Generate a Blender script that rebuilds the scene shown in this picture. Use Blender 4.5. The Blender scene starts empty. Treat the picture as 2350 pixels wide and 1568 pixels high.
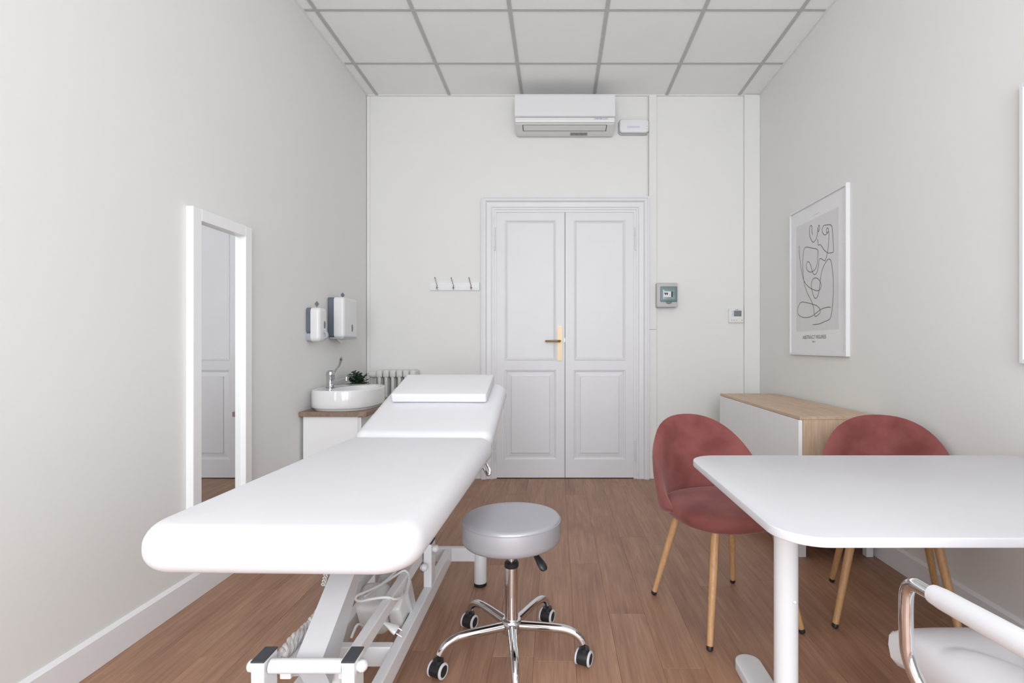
import bpy, bmesh, math, random
from mathutils import Vector, Matrix, Euler
PI = math.pi
rnd = random.Random(7)
S = bpy.context.scene
COL = S.collection

# ------------------------------------------------------------------ camera
cam = bpy.data.cameras.new('camera')
cam.lens = 18.0
cam.sensor_width = 36.0
cam.shift_x = -0.0438
cam.shift_y = 0.0038
cam.clip_start = 0.02
co = bpy.data.objects.new('camera', cam)
COL.objects.link(co)
co.location = (0, 0, 1.105)
co.rotation_euler = (PI / 2, 0, 0)
S.camera = co
# ------------------------------------------------------------------ room size
XL, XR, YB, YN, ZC = -1.58, 1.68, 4.257, -1.7, 3.177
WX0, WX1, WZ0, WZ1 = -1.30, 1.40, 0.30, 3.08        # window opening in the wall behind the camera
# ------------------------------------------------------------------ world and light
w = bpy.data.worlds.new('sky')
S.world = w
w.use_nodes = True
w.node_tree.nodes['Background'].inputs[0].default_value = (0.86, 0.92, 1.0, 1)
w.node_tree.nodes['Background'].inputs[1].default_value = 1.0
la = bpy.data.lights.new('window_daylight', 'AREA')
la.shape = 'RECTANGLE'
la.size = WX1 - WX0
la.size_y = WZ1 - WZ0
la.energy = 168
la.color = (0.905, 0.945, 1.0)
lo = bpy.data.objects.new('window_daylight', la)
COL.objects.link(lo)
lo.location = ((WX0 + WX1) / 2, YN - 0.16, (WZ0 + WZ1) / 2)
lo.rotation_euler = (PI / 2, 0, 0)
S.view_settings.view_transform = 'Standard'
S.view_settings.look = 'None'
S.view_settings.exposure = 0.0
S.view_settings.gamma = 1.0
S.view_settings.use_curve_mapping = False

# ------------------------------------------------------------------ materials
def srgb(r, g, b):
    f = lambda c: (c / 255 / 12.92) if c / 255 <= 0.04045 else ((c / 255 + 0.055) / 1.055) ** 2.4
    return (f(r), f(g), f(b), 1)

def mat(name, col, rough=0.5, metal=0.0, noise=0.0, nscale=8.0, bump=0.0, bscale=200.0, sheen=0.0, coat=0.0, spec=0.5, col2=None):
    m = bpy.data.materials.new(name)
    m.use_nodes = True
    nt = m.node_tree
    p = nt.nodes['Principled BSDF']
    p.inputs['Base Color'].default_value = col
    p.inputs['Roughness'].default_value = rough
    p.inputs['Metallic'].default_value = metal
    p.inputs['Specular IOR Level'].default_value = spec
    if sheen:
        p.inputs['Sheen Weight'].default_value = sheen
        p.inputs['Sheen Roughness'].default_value = 0.4
        p.inputs['Sheen Tint'].default_value = (1, 0.75, 0.72, 1)
    if coat:
        p.inputs['Coat Weight'].default_value = coat
        p.inputs['Coat Roughness'].default_value = 0.08
    tc = nt.nodes.new('ShaderNodeTexCoord')
    n = nt.nodes.new('ShaderNodeTexNoise')
    n.inputs['Scale'].default_value = nscale
    n.inputs['Detail'].default_value = 4
    nt.links.new(tc.outputs['Object'], n.inputs['Vector'])
    mx = nt.nodes.new('ShaderNodeMix')
    mx.data_type = 'RGBA'
    k = 1 - noise
    mx.inputs[6].default_value = col
    mx.inputs[7].default_value = col2 if col2 else (col[0] * k, col[1] * k, col[2] * k, 1)
    rmp = nt.nodes.new('ShaderNodeMapRange')
    rmp.inputs[1].default_value = 0.35
    rmp.inputs[2].default_value = 0.65
    nt.links.new(n.outputs['Fac'], rmp.inputs[0])
    nt.links.new(rmp.outputs[0], mx.inputs[0])
    nt.links.new(mx.outputs[2], p.inputs['Base Color'])
    if bump:
        n2 = nt.nodes.new('ShaderNodeTexNoise')
        n2.inputs['Scale'].default_value = bscale
        nt.links.new(tc.outputs['Object'], n2.inputs['Vector'])
        b = nt.nodes.new('ShaderNodeBump')
        b.inputs['Strength'].default_value = bump
        b.inputs['Distance'].default_value = 0.001
        nt.links.new(n2.outputs['Fac'], b.inputs['Height'])
        nt.links.new(b.outputs['Normal'], p.inputs['Normal'])
    return m

def wood(name, c1, c2, c3, axis='Y', rough=0.45, fine=60.0, var=0.25):
    """straight-grained wood; grain runs along the given local axis, every object gets its own cut"""
    m = bpy.data.materials.new(name)
    m.use_nodes = True
    nt = m.node_tree
    N, L = nt.nodes, nt.links
    p = N['Principled BSDF']
    p.inputs['Roughness'].default_value = rough
    tc = N.new('ShaderNodeTexCoord')
    oi = N.new('ShaderNodeObjectInfo')
    ml = N.new('ShaderNodeMath'); ml.operation = 'MULTIPLY'; ml.inputs[1].default_value = 37.0
    L.new(oi.outputs['Random'], ml.inputs[0])
    ad = N.new('ShaderNodeVectorMath'); ad.operation = 'ADD'
    L.new(tc.outputs['Object'], ad.inputs[0])
    L.new(ml.outputs[0], ad.inputs[1])
    def stretched(sc_long, sc_cross, detail):
        mp = N.new('ShaderNodeMapping')
        s = [sc_cross] * 3
        s['XYZ'.index(axis)] = sc_long
        mp.inputs['Scale'].default_value = s
        L.new(ad.outputs[0], mp.inputs['Vector'])
        n = N.new('ShaderNodeTexNoise')
        n.inputs['Scale'].default_value = 1.0
        n.inputs['Detail'].default_value = detail
        n.inputs['Distortion'].default_value = 0.6
        L.new(mp.outputs[0], n.inputs['Vector'])
        return n
    broad = stretched(1.6, 6.0, 3)
    grain = stretched(3.5, fine, 5)
    pores = stretched(9.0, fine * 5, 2)
    r1 = N.new('ShaderNodeValToRGB')
    e = r1.color_ramp.elements
    e[0].position = 0.30; e[0].color = c1
    e[1].position = 0.70; e[1].color = c3
    k = r1.color_ramp.elements.new(0.5); k.color = c2
    mixf = N.new('ShaderNodeMath'); mixf.operation = 'MULTIPLY_ADD'
    mixf.inputs[1].default_value = 0.5
    L.new(broad.outputs['Fac'], mixf.inputs[0])
    half = N.new('ShaderNodeMath'); half.operation = 'MULTIPLY'; half.inputs[1].default_value = 0.5
    L.new(grain.outputs['Fac'], half.inputs[0])
    L.new(half.outputs[0], mixf.inputs[2])
    L.new(mixf.outputs[0], r1.inputs[0])
    hsv = N.new('ShaderNodeHueSaturation')
    mr = N.new('ShaderNodeMapRange')
    mr.inputs[3].default_value = 1 - var / 2; mr.inputs[4].default_value = 1 + var / 2
    L.new(oi.outputs['Random'], mr.inputs[0])
    L.new(mr.outputs[0], hsv.inputs['Value'])
    L.new(r1.outputs[0], hsv.inputs['Color'])
    pm = N.new('ShaderNodeMix'); pm.data_type = 'RGBA'; pm.blend_type = 'MULTIPLY'
    pr = N.new('ShaderNodeMapRange'); pr.inputs[1].default_value = 0.3; pr.inputs[2].default_value = 0.7
    pr.inputs[3].default_value = 0.8; pr.inputs[4].default_value = 1.0
    L.new(pores.outputs['Fac'], pr.inputs[0])
    pm.inputs[0].default_value = 1.0
    L.new(hsv.outputs[0], pm.inputs[6])
    L.new(pr.outputs[0], pm.inputs[7])
    L.new(pm.outputs[2], p.inputs['Base Color'])
    b = N.new('ShaderNodeBump'); b.inputs['Strength'].default_value = 0.15; b.inputs['Distance'].default_value = 0.001
    L.new(pores.outputs['Fac'], b.inputs['Height'])
    L.new(b.outputs['Normal'], p.inputs['Normal'])
    return m

def glassy(name, tint=(1, 1, 1, 1), refl=0.05, rough=0.02):
    m = bpy.data.materials.new(name)
    m.use_nodes = True
    nt = m.node_tree
    nt.nodes.clear()
    o = nt.nodes.new('ShaderNodeOutputMaterial')
    t = nt.nodes.new('ShaderNodeBsdfTransparent'); t.inputs[0].default_value = tint
    g = nt.nodes.new('ShaderNodeBsdfGlossy'); g.inputs['Roughness'].default_value = rough
    mx = nt.nodes.new('ShaderNodeMixShader')
    mx.inputs[0].default_value = refl
    nt.links.new(t.outputs[0], mx.inputs[1]); nt.links.new(g.outputs[0], mx.inputs[2])
    nt.links.new(mx.outputs[0], o.inputs[0])
    return m

M = {}
M['wall'] = mat('wall_paint', (0.82, 0.816, 0.788, 1), 0.75, noise=0.015, nscale=1.5, bump=0.05, bscale=260, spec=0.25)
M['ceil_tile'] = mat('ceiling_tile', (0.93, 0.93, 0.92, 1), 0.9, noise=0.02, nscale=3, bump=0.3, bscale=350, spec=0.1)
M['grid'] = mat('ceiling_grid_metal', (0.52, 0.51, 0.50, 1), 0.5, noise=0.03)
M['trimw'] = mat('white_trim', (0.87, 0.87, 0.875, 1), 0.5, noise=0.015)
M['doorw'] = mat('door_lacquer', (0.78, 0.775, 0.80, 1), 0.4, noise=0.02, nscale=5, bump=0.05, bscale=60)
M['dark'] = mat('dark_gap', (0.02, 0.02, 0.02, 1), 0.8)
M['floor'] = wood('floor_laminate', srgb(143, 103, 80), srgb(170, 127, 101), srgb(190, 149, 120), 'Y', 0.42, 70, 0.10)
M['sub'] = mat('floor_joint', srgb(70, 48, 36), 0.9)
M['vinyl'] = mat('white_vinyl', (0.80, 0.795, 0.825, 1), 0.42, noise=0.01, nscale=4, bump=0.15, bscale=420)
M['frame'] = mat('white_enamel_metal', (0.80, 0.80, 0.81, 1), 0.35, noise=0.015)
M['plastic'] = mat('white_plastic', (0.80, 0.80, 0.80, 1), 0.3, noise=0.01)
M['plastic2'] = mat('cream_plastic', (0.75, 0.74, 0.72, 1), 0.35, noise=0.01)
M['capdark'] = mat('charcoal_rubber_cap', srgb(72, 74, 80), 0.85, noise=0.15, nscale=90, bump=0.5, bscale=500)
M['black'] = mat('black_plastic', (0.018, 0.018, 0.02, 1), 0.4, noise=0.1)
M['chrome'] = mat('chrome', (0.74, 0.74, 0.75, 1), 0.06, metal=1.0)
M['steel'] = mat('tap_chrome', (0.58, 0.58, 0.59, 1), 0.1, metal=1.0)
M['silver'] = mat('silver_vinyl', srgb(178, 178, 184), 0.34, metal=0.35, noise=0.03, nscale=10, bump=0.1, bscale=380)
M['greyring'] = mat('light_grey_rubber', srgb(205, 206, 210), 0.5)
M['velvet'] = mat('rose_velvet', srgb(149, 91, 87), 0.85, noise=0.3, nscale=6, bump=0.2, bscale=600, sheen=0.3, spec=0.1, col2=srgb(121, 69, 67))
M['oak'] = wood('oak_leg', srgb(188, 142, 96), srgb(206, 160, 114), srgb(220, 178, 134), 'Z', 0.4, 60, 0.05)
M['cabwood'] = wood('cabinet_wood', srgb(196, 164, 134), srgb(214, 185, 157), srgb(226, 202, 176), 'Y', 0.5, 40, 0.05)
M['cabwoodz'] = wood('cabinet_side_wood', srgb(190, 160, 134), srgb(210, 182, 156), srgb(224, 200, 176), 'Z', 0.5, 40, 0.05)
M['counter'] = wood('counter_wood', srgb(122, 98, 84), srgb(148, 124, 108), srgb(165, 142, 126), 'Y', 0.5, 40, 0.05)
M['desk'] = mat('desk_white', (0.69, 0.685, 0.715, 1), 0.34, noise=0.008)
M['ceramic'] = mat('white_ceramic', (0.82, 0.82, 0.82, 1), 0.12, noise=0.005, coat=0.4)
M['leaf'] = mat('boxwood_leaf', srgb(50, 82, 48), 0.55, noise=0.5, nscale=40, col2=srgb(24, 46, 28))
M['pot'] = mat('white_pot', (0.75, 0.75, 0.74, 1), 0.4)
M['soil'] = mat('plant_moss', srgb(40, 52, 34), 0.9, noise=0.4, nscale=60)
M['mirror'] = mat('mirror_silver', (0.88, 0.89, 0.88, 1), 0.01, metal=1.0)
M['paper'] = mat('print_paper', (0.93, 0.93, 0.935, 1), 0.6, noise=0.008)
M['greyprint'] = mat('grey_print', (0.80, 0.80, 0.80, 1), 0.6, noise=0.03, nscale=14)
M['ink'] = mat('dark_ink', srgb(92, 90, 90), 0.6)
M['inkl'] = mat('grey_ink', srgb(130, 128, 126), 0.6)
M['pane'] = glassy('picture_glazing')
M['wpane'] = glassy('window_glazing')
M['brass'] = mat('satin_brass', srgb(226, 204, 170), 0.5, metal=0.4, noise=0.03)
M['brassd'] = mat('antique_brass', srgb(150, 124, 84), 0.35, metal=0.9, noise=0.06)
M['smoke'] = mat('smoke_grey_plastic', srgb(104, 112, 124), 0.3, noise=0.1, nscale=20)
M['silverp'] = mat('silver_grey_plastic', srgb(170, 174, 180), 0.3)
M['boxgrey'] = mat('warm_grey_plastic', srgb(190, 188, 188), 0.45)
M['teal'] = mat('teal_smoked_cover', srgb(128, 152, 154), 0.2, noise=0.08, nscale=30, coat=0.3)
M['teald'] = mat('teal_cover_rim', srgb(100, 124, 128), 0.3)
M['cabwhite'] = mat('cabinet_white_lacquer', (0.89, 0.89, 0.885, 1), 0.3, noise=0.005)
M['screen'] = mat('grey_lcd', srgb(122, 130, 128), 0.3)
M['btn'] = mat('grey_print_marks', srgb(150, 150, 158), 0.5)
M['lilac'] = mat('pale_lilac_sticker', srgb(214, 210, 228), 0.5)
M['rad'] = mat('radiator_enamel', (0.72, 0.72, 0.69, 1), 0.4, noise=0.02)
M['cable'] = mat('white_cable', (0.72, 0.71, 0.70, 1), 0.45)
M['sleeve'] = mat('grey_cable_wrap', srgb(214, 208, 206), 0.7, noise=0.15, nscale=60)
M['plate'] = mat('brushed_steel_paint', (0.72, 0.73, 0.75, 1), 0.35, metal=0.25, noise=0.03)
M['label'] = mat('grey_rating_label', srgb(150, 152, 150), 0.6, noise=0.3, nscale=60)
M['lens'] = mat('lamp_cover', (0.82, 0.82, 0.83, 1), 0.3)

# ------------------------------------------------------------------ mesh helpers
def tag(o, label=None, cat=None, group=None, kind=None):
    if label: o['label'] = label
    if cat: o['category'] = cat
    if group: o['group'] = group
    if kind: o['kind'] = kind
    return o

def obj(name, bm, m, parent=None, smooth=True, angle=35):
    me = bpy.data.meshes.new(name)
    bmesh.ops.recalc_face_normals(bm, faces=bm.faces)
    bm.to_mesh(me)
    bm.free()
    me.materials.append(M[m] if isinstance(m, str) else m)
    if smooth:
        me.polygons.foreach_set('use_smooth', [True] * len(me.polygons))
        try:
            me.set_sharp_from_angle(angle=math.radians(angle))
        except Exception:
            pass
    o = bpy.data.objects.new(name, me)
    COL.objects.link(o)
    if parent: o.parent = parent
    return o

def thing(name, label, cat, loc=(0, 0, 0), rz=0.0, group=None, kind=None):
    o = bpy.data.objects.new(name, None)
    o.empty_display_size = 0.1
    COL.objects.link(o)
    o.location = loc
    o.rotation_euler = (0, 0, rz)
    tag(o, label, cat, group, kind)
    return o

def B(): return bmesh.new()

def box(bm, x0, x1, y0, y1, z0, z1, bev=0.0, seg=2):
    vs = [bm.verts.new((x, y, z)) for x in (x0, x1) for y in (y0, y1) for z in (z0, z1)]
    f = [(0, 1, 3, 2), (4, 6, 7, 5), (0, 4, 5, 1), (2, 3, 7, 6), (0, 2, 6, 4), (1, 5, 7, 3)]
    fs = [bm.faces.new([vs[i] for i in q]) for q in f]
    if bev:
        es = list({e for q in fs for e in q.edges})
        bmesh.ops.bevel(bm, geom=es, offset=bev, segments=seg, profile=0.5, affect='EDGES')
    return bm

def frames(pts):
    """parallel-transport frames along a poly line"""
    pts = [Vector(p) for p in pts]
    T = []
    for i in range(len(pts)):
        a = pts[max(i - 1, 0)]; b = pts[min(i + 1, len(pts) - 1)]
        T.append((b - a).normalized())
    up = Vector((0, 0, 1))
    if abs(T[0].dot(up)) > 0.9: up = Vector((1, 0, 0))
    n = (up - T[0] * up.dot(T[0])).normalized()
    out = []
    for i, p in enumerate(pts):
        n = (n - T[i] * n.dot(T[i])).normalized()
        out.append((p, n, T[i].cross(n)))
    return out

def loft(bm, rings, cap=True, closed=True):
    vr = [[bm.verts.new(p) for p in r] for r in rings]
    n = len(vr[0])
    for a, b in zip(vr, vr[1:]):
        for i in range(n if closed else n - 1):
            j = (i + 1) % n
            bm.faces.new((a[i], a[j], b[j], b[i]))
    if cap:
        bm.faces.new(list(reversed(vr[0])))
        bm.faces.new(vr[-1])
    return bm

def tube(bm, pts, r, seg=12, flat=1.0, cap=True):
    fr = frames(pts)
    rs = r if isinstance(r, (list, tuple)) else [r] * len(fr)
    rings = []
    for (p, n, b), rr in zip(fr, rs):
        rings.append([p + n * (math.cos(2 * PI * k / seg) * rr * flat) + b * (math.sin(2 * PI * k / seg) * rr) for k in range(seg)])
    return loft(bm, rings, cap)

def cyl(bm, p0, p1, r0, r1=None, seg=20):
    return tube(bm, [p0, p1], [r0, r0 if r1 is None else r1], seg)

def lathe(bm, prof, c=(0, 0, 0), seg=32, mtx=None):
    rings = []
    for r, z in prof:
        ring = [Vector((math.cos(2 * PI * k / seg) * max(r, 1e-4), math.sin(2 * PI * k / seg) * max(r, 1e-4), z)) for k in range(seg)]
        if mtx: ring = [mtx @ v for v in ring]
        rings.append([v + Vector(c) for v in ring])
    return loft(bm, rings, True)

def spline(pts, n=8, closed=False):
    P = [Vector(p) for p in pts]
    out = []
    m = len(P)
    for i in range(m - 1):
        p0 = P[max(i - 1, 0)]; p1 = P[i]; p2 = P[i + 1]; p3 = P[min(i + 2, m - 1)]
        for k in range(n):
            t = k / n
            out.append(0.5 * ((2 * p1) + (p2 - p0) * t + (2 * p0 - 5 * p1 + 4 * p2 - p3) * t * t + (3 * p1 - p0 - 3 * p2 + p3) * t ** 3))
    out.append(P[-1])
    return out

def rrect(x0, x1, y0, y1, rc, n=8):
    """rounded rectangle ring; rc is one radius or four: (x0y0, x1y0, x1y1, x0y1)"""
    if not isinstance(rc, (list, tuple)): rc = [rc] * 4
    out = []
    cs = [(x0, y0, 1, 1, PI), (x1, y0, -1, 1, 1.5 * PI), (x1, y1, -1, -1, 0), (x0, y1, 1, -1, 0.5 * PI)]
    for (cx, cy, sx, sy, a0), r in zip(cs, rc):
        r = max(r, 1e-4)
        for k in range(n + 1):
            a = a0 + (PI / 2) * k / n
            out.append((cx + sx * r + math.cos(a) * r, cy + sy * r + math.sin(a) * r))
    return out

def pad(bm, x0, x1, y0, y1, z0, z1, rc, re_top, re_bot=None, n=8, m=6, crown=0.0, mtx=None):
    """cushion: rounded rectangle with rounded-over edges and a slightly crowned top"""
    if re_bot is None: re_bot = re_top
    if not isinstance(rc, (list, tuple)): rc = [rc] * 4
    rings = []
    def ring(ins, z):
        return [Vector((x, y, z)) for x, y in rrect(x0 + ins, x1 - ins, y0 + ins, y1 - ins, [max(r - ins, 0.002) for r in rc], n)]
    for k in range(m + 1):
        a = PI / 2 * k / m
        rings.append(ring(re_bot * (1 - math.sin(a)), z0 + re_bot * (1 - math.cos(a))))
    for k in range(m + 1):
        a = PI / 2 * k / m
        rings.append(ring(re_top * (1 - math.cos(a)), z1 - re_top * (1 - math.sin(a))))
    lim = min(x1 - x0, y1 - y0) / 2 * 0.9
    if crown:
        for f in (0.25, 0.5, 0.75, 1.0):
            ins = re_top + (lim - re_top) * f
            rings.append(ring(ins, z1 + crown * (1 - (1 - f) ** 2)))
    if mtx: rings = [[mtx @ v for v in r] for r in rings]
    return loft(bm, rings, True)

def prism(bm, poly, a0, a1, axis='Z'):
    """extrude a 2-D polygon along an axis; poly gives the other two coordinates in cyclic order"""
    def pt(u, v, a):
        return {'Z': (u, v, a), 'X': (a, u, v), 'Y': (u, a, v)}[axis]
    return loft(bm, [[Vector(pt(u, v, a0)) for u, v in poly], [Vector(pt(u, v, a1)) for u, v in poly]], True)

def rings_rect(bm, x0, x1, z0, z1, prof):
    """concentric rectangular rings facing -Y: prof = [(inset, y)], the last ring is filled"""
    prev = None
    for ins, y in prof:
        r = [bm.verts.new(p) for p in ((x0 + ins, y, z0 + ins), (x1 - ins, y, z0 + ins), (x1 - ins, y, z1 - ins), (x0 + ins, y, z1 - ins))]
        if prev:
            for i in range(4):
                j = (i + 1) % 4
                bm.faces.new((prev[i], prev[j], r[j], r[i]))
        prev = r
    bm.faces.new(prev)
    return bm

def dup(root, loc, rz, label):
    r = root.copy()
    COL.objects.link(r)
    r.location = loc
    r.rotation_euler = (0, 0, rz)
    r['label'] = label
    for ch in list(root.children):
        c = ch.copy(); COL.objects.link(c); c.parent = r
        for g in list(ch.children):
            d = g.copy(); COL.objects.link(d); d.parent = c
    return r

# ================================================================== THE ROOM
# floor: slab and laminate planks
bm = box(B(), XL - 0.1, XR + 0.1, YN - 0.1, YB + 0.12, -0.08, -0.009)
floor = tag(obj('floor', bm, 'sub', smooth=False), 'brown oak laminate floor of long narrow planks', kind='structure')
PW = 0.148
full = {}
def plank(x0, x1, y0, y1):
    wd, ln = round(x1 - x0, 4), round(y1 - y0, 4)
    if (wd, ln) not in full:
        b = B()
        g, e = 0.0002, 0.0007
        lo_ = [b.verts.new(p) for p in ((g, g, -0.009), (wd - g, g, -0.009), (wd - g, ln - g, -0.009), (g, ln - g, -0.009))]
        mi = [b.verts.new(p) for p in ((g, g, -e), (wd - g, g, -e), (wd - g, ln - g, -e), (g, ln - g, -e))]
        hi = [b.verts.new(p) for p in ((g + e, g + e, 0), (wd - g - e, g + e, 0), (wd - g - e, ln - g - e, 0), (g + e, ln - g - e, 0))]
        for a_, b_ in ((lo_, mi), (mi, hi)):
            for i in range(4):
                j = (i + 1) % 4
                b.faces.new((a_[i], a_[j], b_[j], b_[i]))
        b.faces.new(hi)
        o = obj('plank', b, 'floor', floor, smooth=False)
        full[(wd, ln)] = o.data
    else:
        o = bpy.data.objects.new('plank', full[(wd, ln)])
        COL.objects.link(o)
        o.parent = floor
    o.location = (x0, y0, 0)
x = 0.066 - 12 * PW
ci = 0
while x < XR:
    a, b_ = max(x, XL), min(x + PW, XR)
    if b_ - a > 0.01:
        y = YN - rnd.uniform(0, 1.2)
        while y < YB:
            c, d = max(y, YN), min(y + 1.2, YB)
            if d - c > 0.02: plank(a, b_, c, d)
            y += 1.2
    x += PW
    ci += 1

# walls
bm = box(B(), XL - 0.15, XL, YN - 0.15, YB + 0.15, -0.08, ZC + 0.15)
tag(obj('wall_left', bm, 'wall', smooth=False), 'plain off-white wall behind the mirror and washbasin', kind='structure')
bm = box(B(), XR, XR + 0.15, YN - 0.15, YB + 0.15, -0.08, ZC + 0.15)
tag(obj('wall_right', bm, 'wall', smooth=False), 'plain off-white wall carrying the framed prints', kind='structure')
DX0, DX1, DZ = -0.504, 0.641, 2.214
bm = B()
box(bm, XL, DX0 - 0.02, YB, YB + 0.15, -0.08, ZC + 0.15)
box(bm, DX1 + 0.02, XR, YB, YB + 0.15, -0.08, ZC + 0.15)
box(bm, DX0 - 0.02, DX1 + 0.02, YB, YB + 0.15, DZ + 0.02, ZC + 0.15)
box(bm, DX0 - 0.02, DX1 + 0.02, YB + 0.06, YB + 0.15, -0.08, DZ + 0.02)
tag(obj('wall_back', bm, 'wall', smooth=False), 'off-white end wall with the white double door', kind='structure')
bm = B()
box(bm, XL, WX0, YN - 0.15, YN, -0.08, ZC + 0.15)
box(bm, WX1, XR, YN - 0.15, YN, -0.08, ZC + 0.15)
box(bm, WX0, WX1, YN - 0.15, YN, WZ1, ZC + 0.15)
box(bm, WX0, WX1, YN - 0.15, YN, -0.08, WZ0)
tag(obj('wall_near', bm, 'wall', smooth=False), 'off-white wall with the tall window facing the door', kind='structure')
win = thing('window_1', 'tall white two-leaf window opposite the double door', None, ((WX0 + WX1) / 2, YN - 0.08, WZ0), kind='structure')
W2, H = (WX1 - WX0) / 2, WZ1 - WZ0
for sx in (-1, 1):
    b = B()
    x0, x1 = (-W2, -0.0) if sx < 0 else (0.0, W2)
    for q in ((x0, x0 + 0.06, 0, H), (x1 - 0.06, x1, 0, H), (x0 + 0.06, x1 - 0.06, 0, 0.08), (x0 + 0.06, x1 - 0.06, H - 0.06, H)):
        box(b, q[0], q[1], -0.03, 0.03, q[2], q[3])
    leaf = obj('window_leaf', b, 'doorw', win, smooth=False)
    obj('window_pane', box(B(), x0 + 0.06, x1 - 0.06, -0.003, 0.003, 0.08, H - 0.06), 'wpane', leaf, smooth=False)

# ceiling: slab, tiles, grid bars
bm = box(B(), XL - 0.1, XR + 0.1, YN - 0.1, YB + 0.12, ZC + 0.02, ZC + 0.15)
ceil = tag(obj('ceiling', bm, 'ceil_tile', smooth=False), 'suspended ceiling of square white tiles in a grey grid', kind='structure')
GX = [XL] + [-1.49 + 0.6 * i for i in range(6)] + [XR]
GY = [YB]
y = 3.766
while y > YN:
    GY.append(y); y -= 0.6
GY.append(YN)
tmesh = {}
for i in range(len(GX) - 1):
    for j in range(len(GY) - 1):
        wx, wy = GX[i + 1] - GX[i], GY[j] - GY[j + 1]
        k = (round(wx, 3), round(wy, 3))
        if k not in tmesh:
            b = B(); box(b, 0.001, wx - 0.001, 0.001, wy - 0.001, 0.0, 0.012)
            o = obj('ceiling_tile', b, 'ceil_tile', ceil, smooth=False)
            tmesh[k] = o.data
        else:
            o = bpy.data.objects.new('ceiling_tile', tmesh[k]); COL.objects.link(o); o.parent = ceil
        o.location = (GX[i], GY[j + 1], ZC + 0.005)
for gx in GX[1:-1]:
    obj('grid_bar', box(B(), gx - 0.012, gx + 0.012, YN, YB, ZC, ZC + 0.006), 'grid', ceil, smooth=False)
for gy in GY[1:-1]:
    for i in range(len(GX) - 1):
        a = GX[i] + (0.012 if i else 0); c = GX[i + 1] - (0.012 if i < len(GX) - 2 else 0)
        obj('grid_bar', box(B(), a, c, gy - 0.011, gy + 0.011, ZC + 0.0005, ZC + 0.006), 'grid', ceil, smooth=False)
for q in ((XL, XL + 0.018, YN, YB), (XR - 0.018, XR, YN, YB), (XL + 0.018, XR - 0.018, YB - 0.018, YB)):
    obj('edge_angle', box(B(), q[0], q[1], q[2], q[3], ZC - 0.002, ZC + 0.006), 'wall', ceil, smooth=False)
# the slim shadow gap above the left wall and small gaps at the strips
# baseboards
def baseboard(name, label, pts_poly, a0, a1, axis):
    tag(obj(name, prism(B(), pts_poly, a0, a1, axis), 'trimw', smooth=False), label, kind='structure')
t, hb = 0.014, 0.115
baseboard('baseboard_left', 'white baseboard along the wall with the mirror', [(XL, 0), (XL + t, 0), (XL + t, hb - 0.012), (XL + 0.004, hb), (XL, hb)], YN, YB, 'Y')
baseboard('baseboard_right', 'white baseboard along the wall with the framed prints', [(XR, 0), (XR - t, 0), (XR - t, hb - 0.012), (XR - 0.004, hb), (XR, hb)], YN, YB, 'Y')
yb = [(YB, 0), (YB - t, 0), (YB - t, hb - 0.012), (YB - 0.004, hb), (YB, hb)]
baseboard('baseboard_back', 'short white baseboard between the radiator corner and the door', yb, XL + t, -0.624, 'X')
baseboard('baseboard_back', 'white baseboard right of the double door', yb, 0.828, 1.548, 'X')
# vertical strips on the end wall
def strip(name, label, x0, x1, dep, z0, z1):
    tag(obj(name, box(B(), x0, x1, YB - dep, YB, z0, z1, 0.002, 1), 'wall', smooth=False), label, kind='structure')
strip('trim_1', 'upper length of the slim boxed strip beside the door frame', 0.762, 0.826, 0.02, 1.2365, ZC - 0.001)
strip('trim_2', 'lower length of the slim boxed strip beside the door frame', 0.762, 0.826, 0.02, 0.0, 1.2345)
strip('trim_5', 'thin bead added beside the door frame to leave a dark groove at the boxed strip', 0.7505, 0.7585, 0.018, 0.0, ZC - 0.001)  # added bead, leaves a narrow gap that reads as a dark line
strip('trim_3', 'wide boxed pipe chase filling the corner near the thermostat', 1.55, XR - 0.001, 0.03, 0.0, ZC - 0.003)
strip('trim_4', 'narrow corner strip behind the radiator valve', XL + 0.004, XL + 0.028, 0.012, hb + 0.001, ZC - 0.003)

# ------------------------------------------------------------------ double door
door = thing('door_1', 'white panelled double door with moulded frame and brass handle', None, (0.0685, YB, 0), kind='structure')
ox = 0.0685
def casing():
    b = B()
    x0, x1 = DX0 - ox, DX1 - ox
    prof = [(-0.004, 0.05), (-0.004, -0.012), (0.016, -0.012), (0.018, -0.018), (0.030, -0.019), (0.034, -0.026), (0.040, -0.028),
            (0.042, -0.022), (0.075, -0.024), (0.082, -0.036), (0.088, -0.040), (0.104, -0.040), (0.106, -0.047), (0.118, -0.047), (0.119, 0.0)]
    prev = None
    for o_, y_ in prof:
        r = [b.verts.new(p) for p in ((x0 - o_, y_, 0), (x0 - o_, y_, DZ + o_), (x1 + o_, y_, DZ + o_), (x1 + o_, y_, 0))]
        if prev:
            for i in range(3):
                b.faces.new((prev[i], prev[i + 1], r[i + 1], r[i]))
        prev = r
    return b
obj('door_frame', casing(), 'doorw', door, smooth=False)
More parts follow.
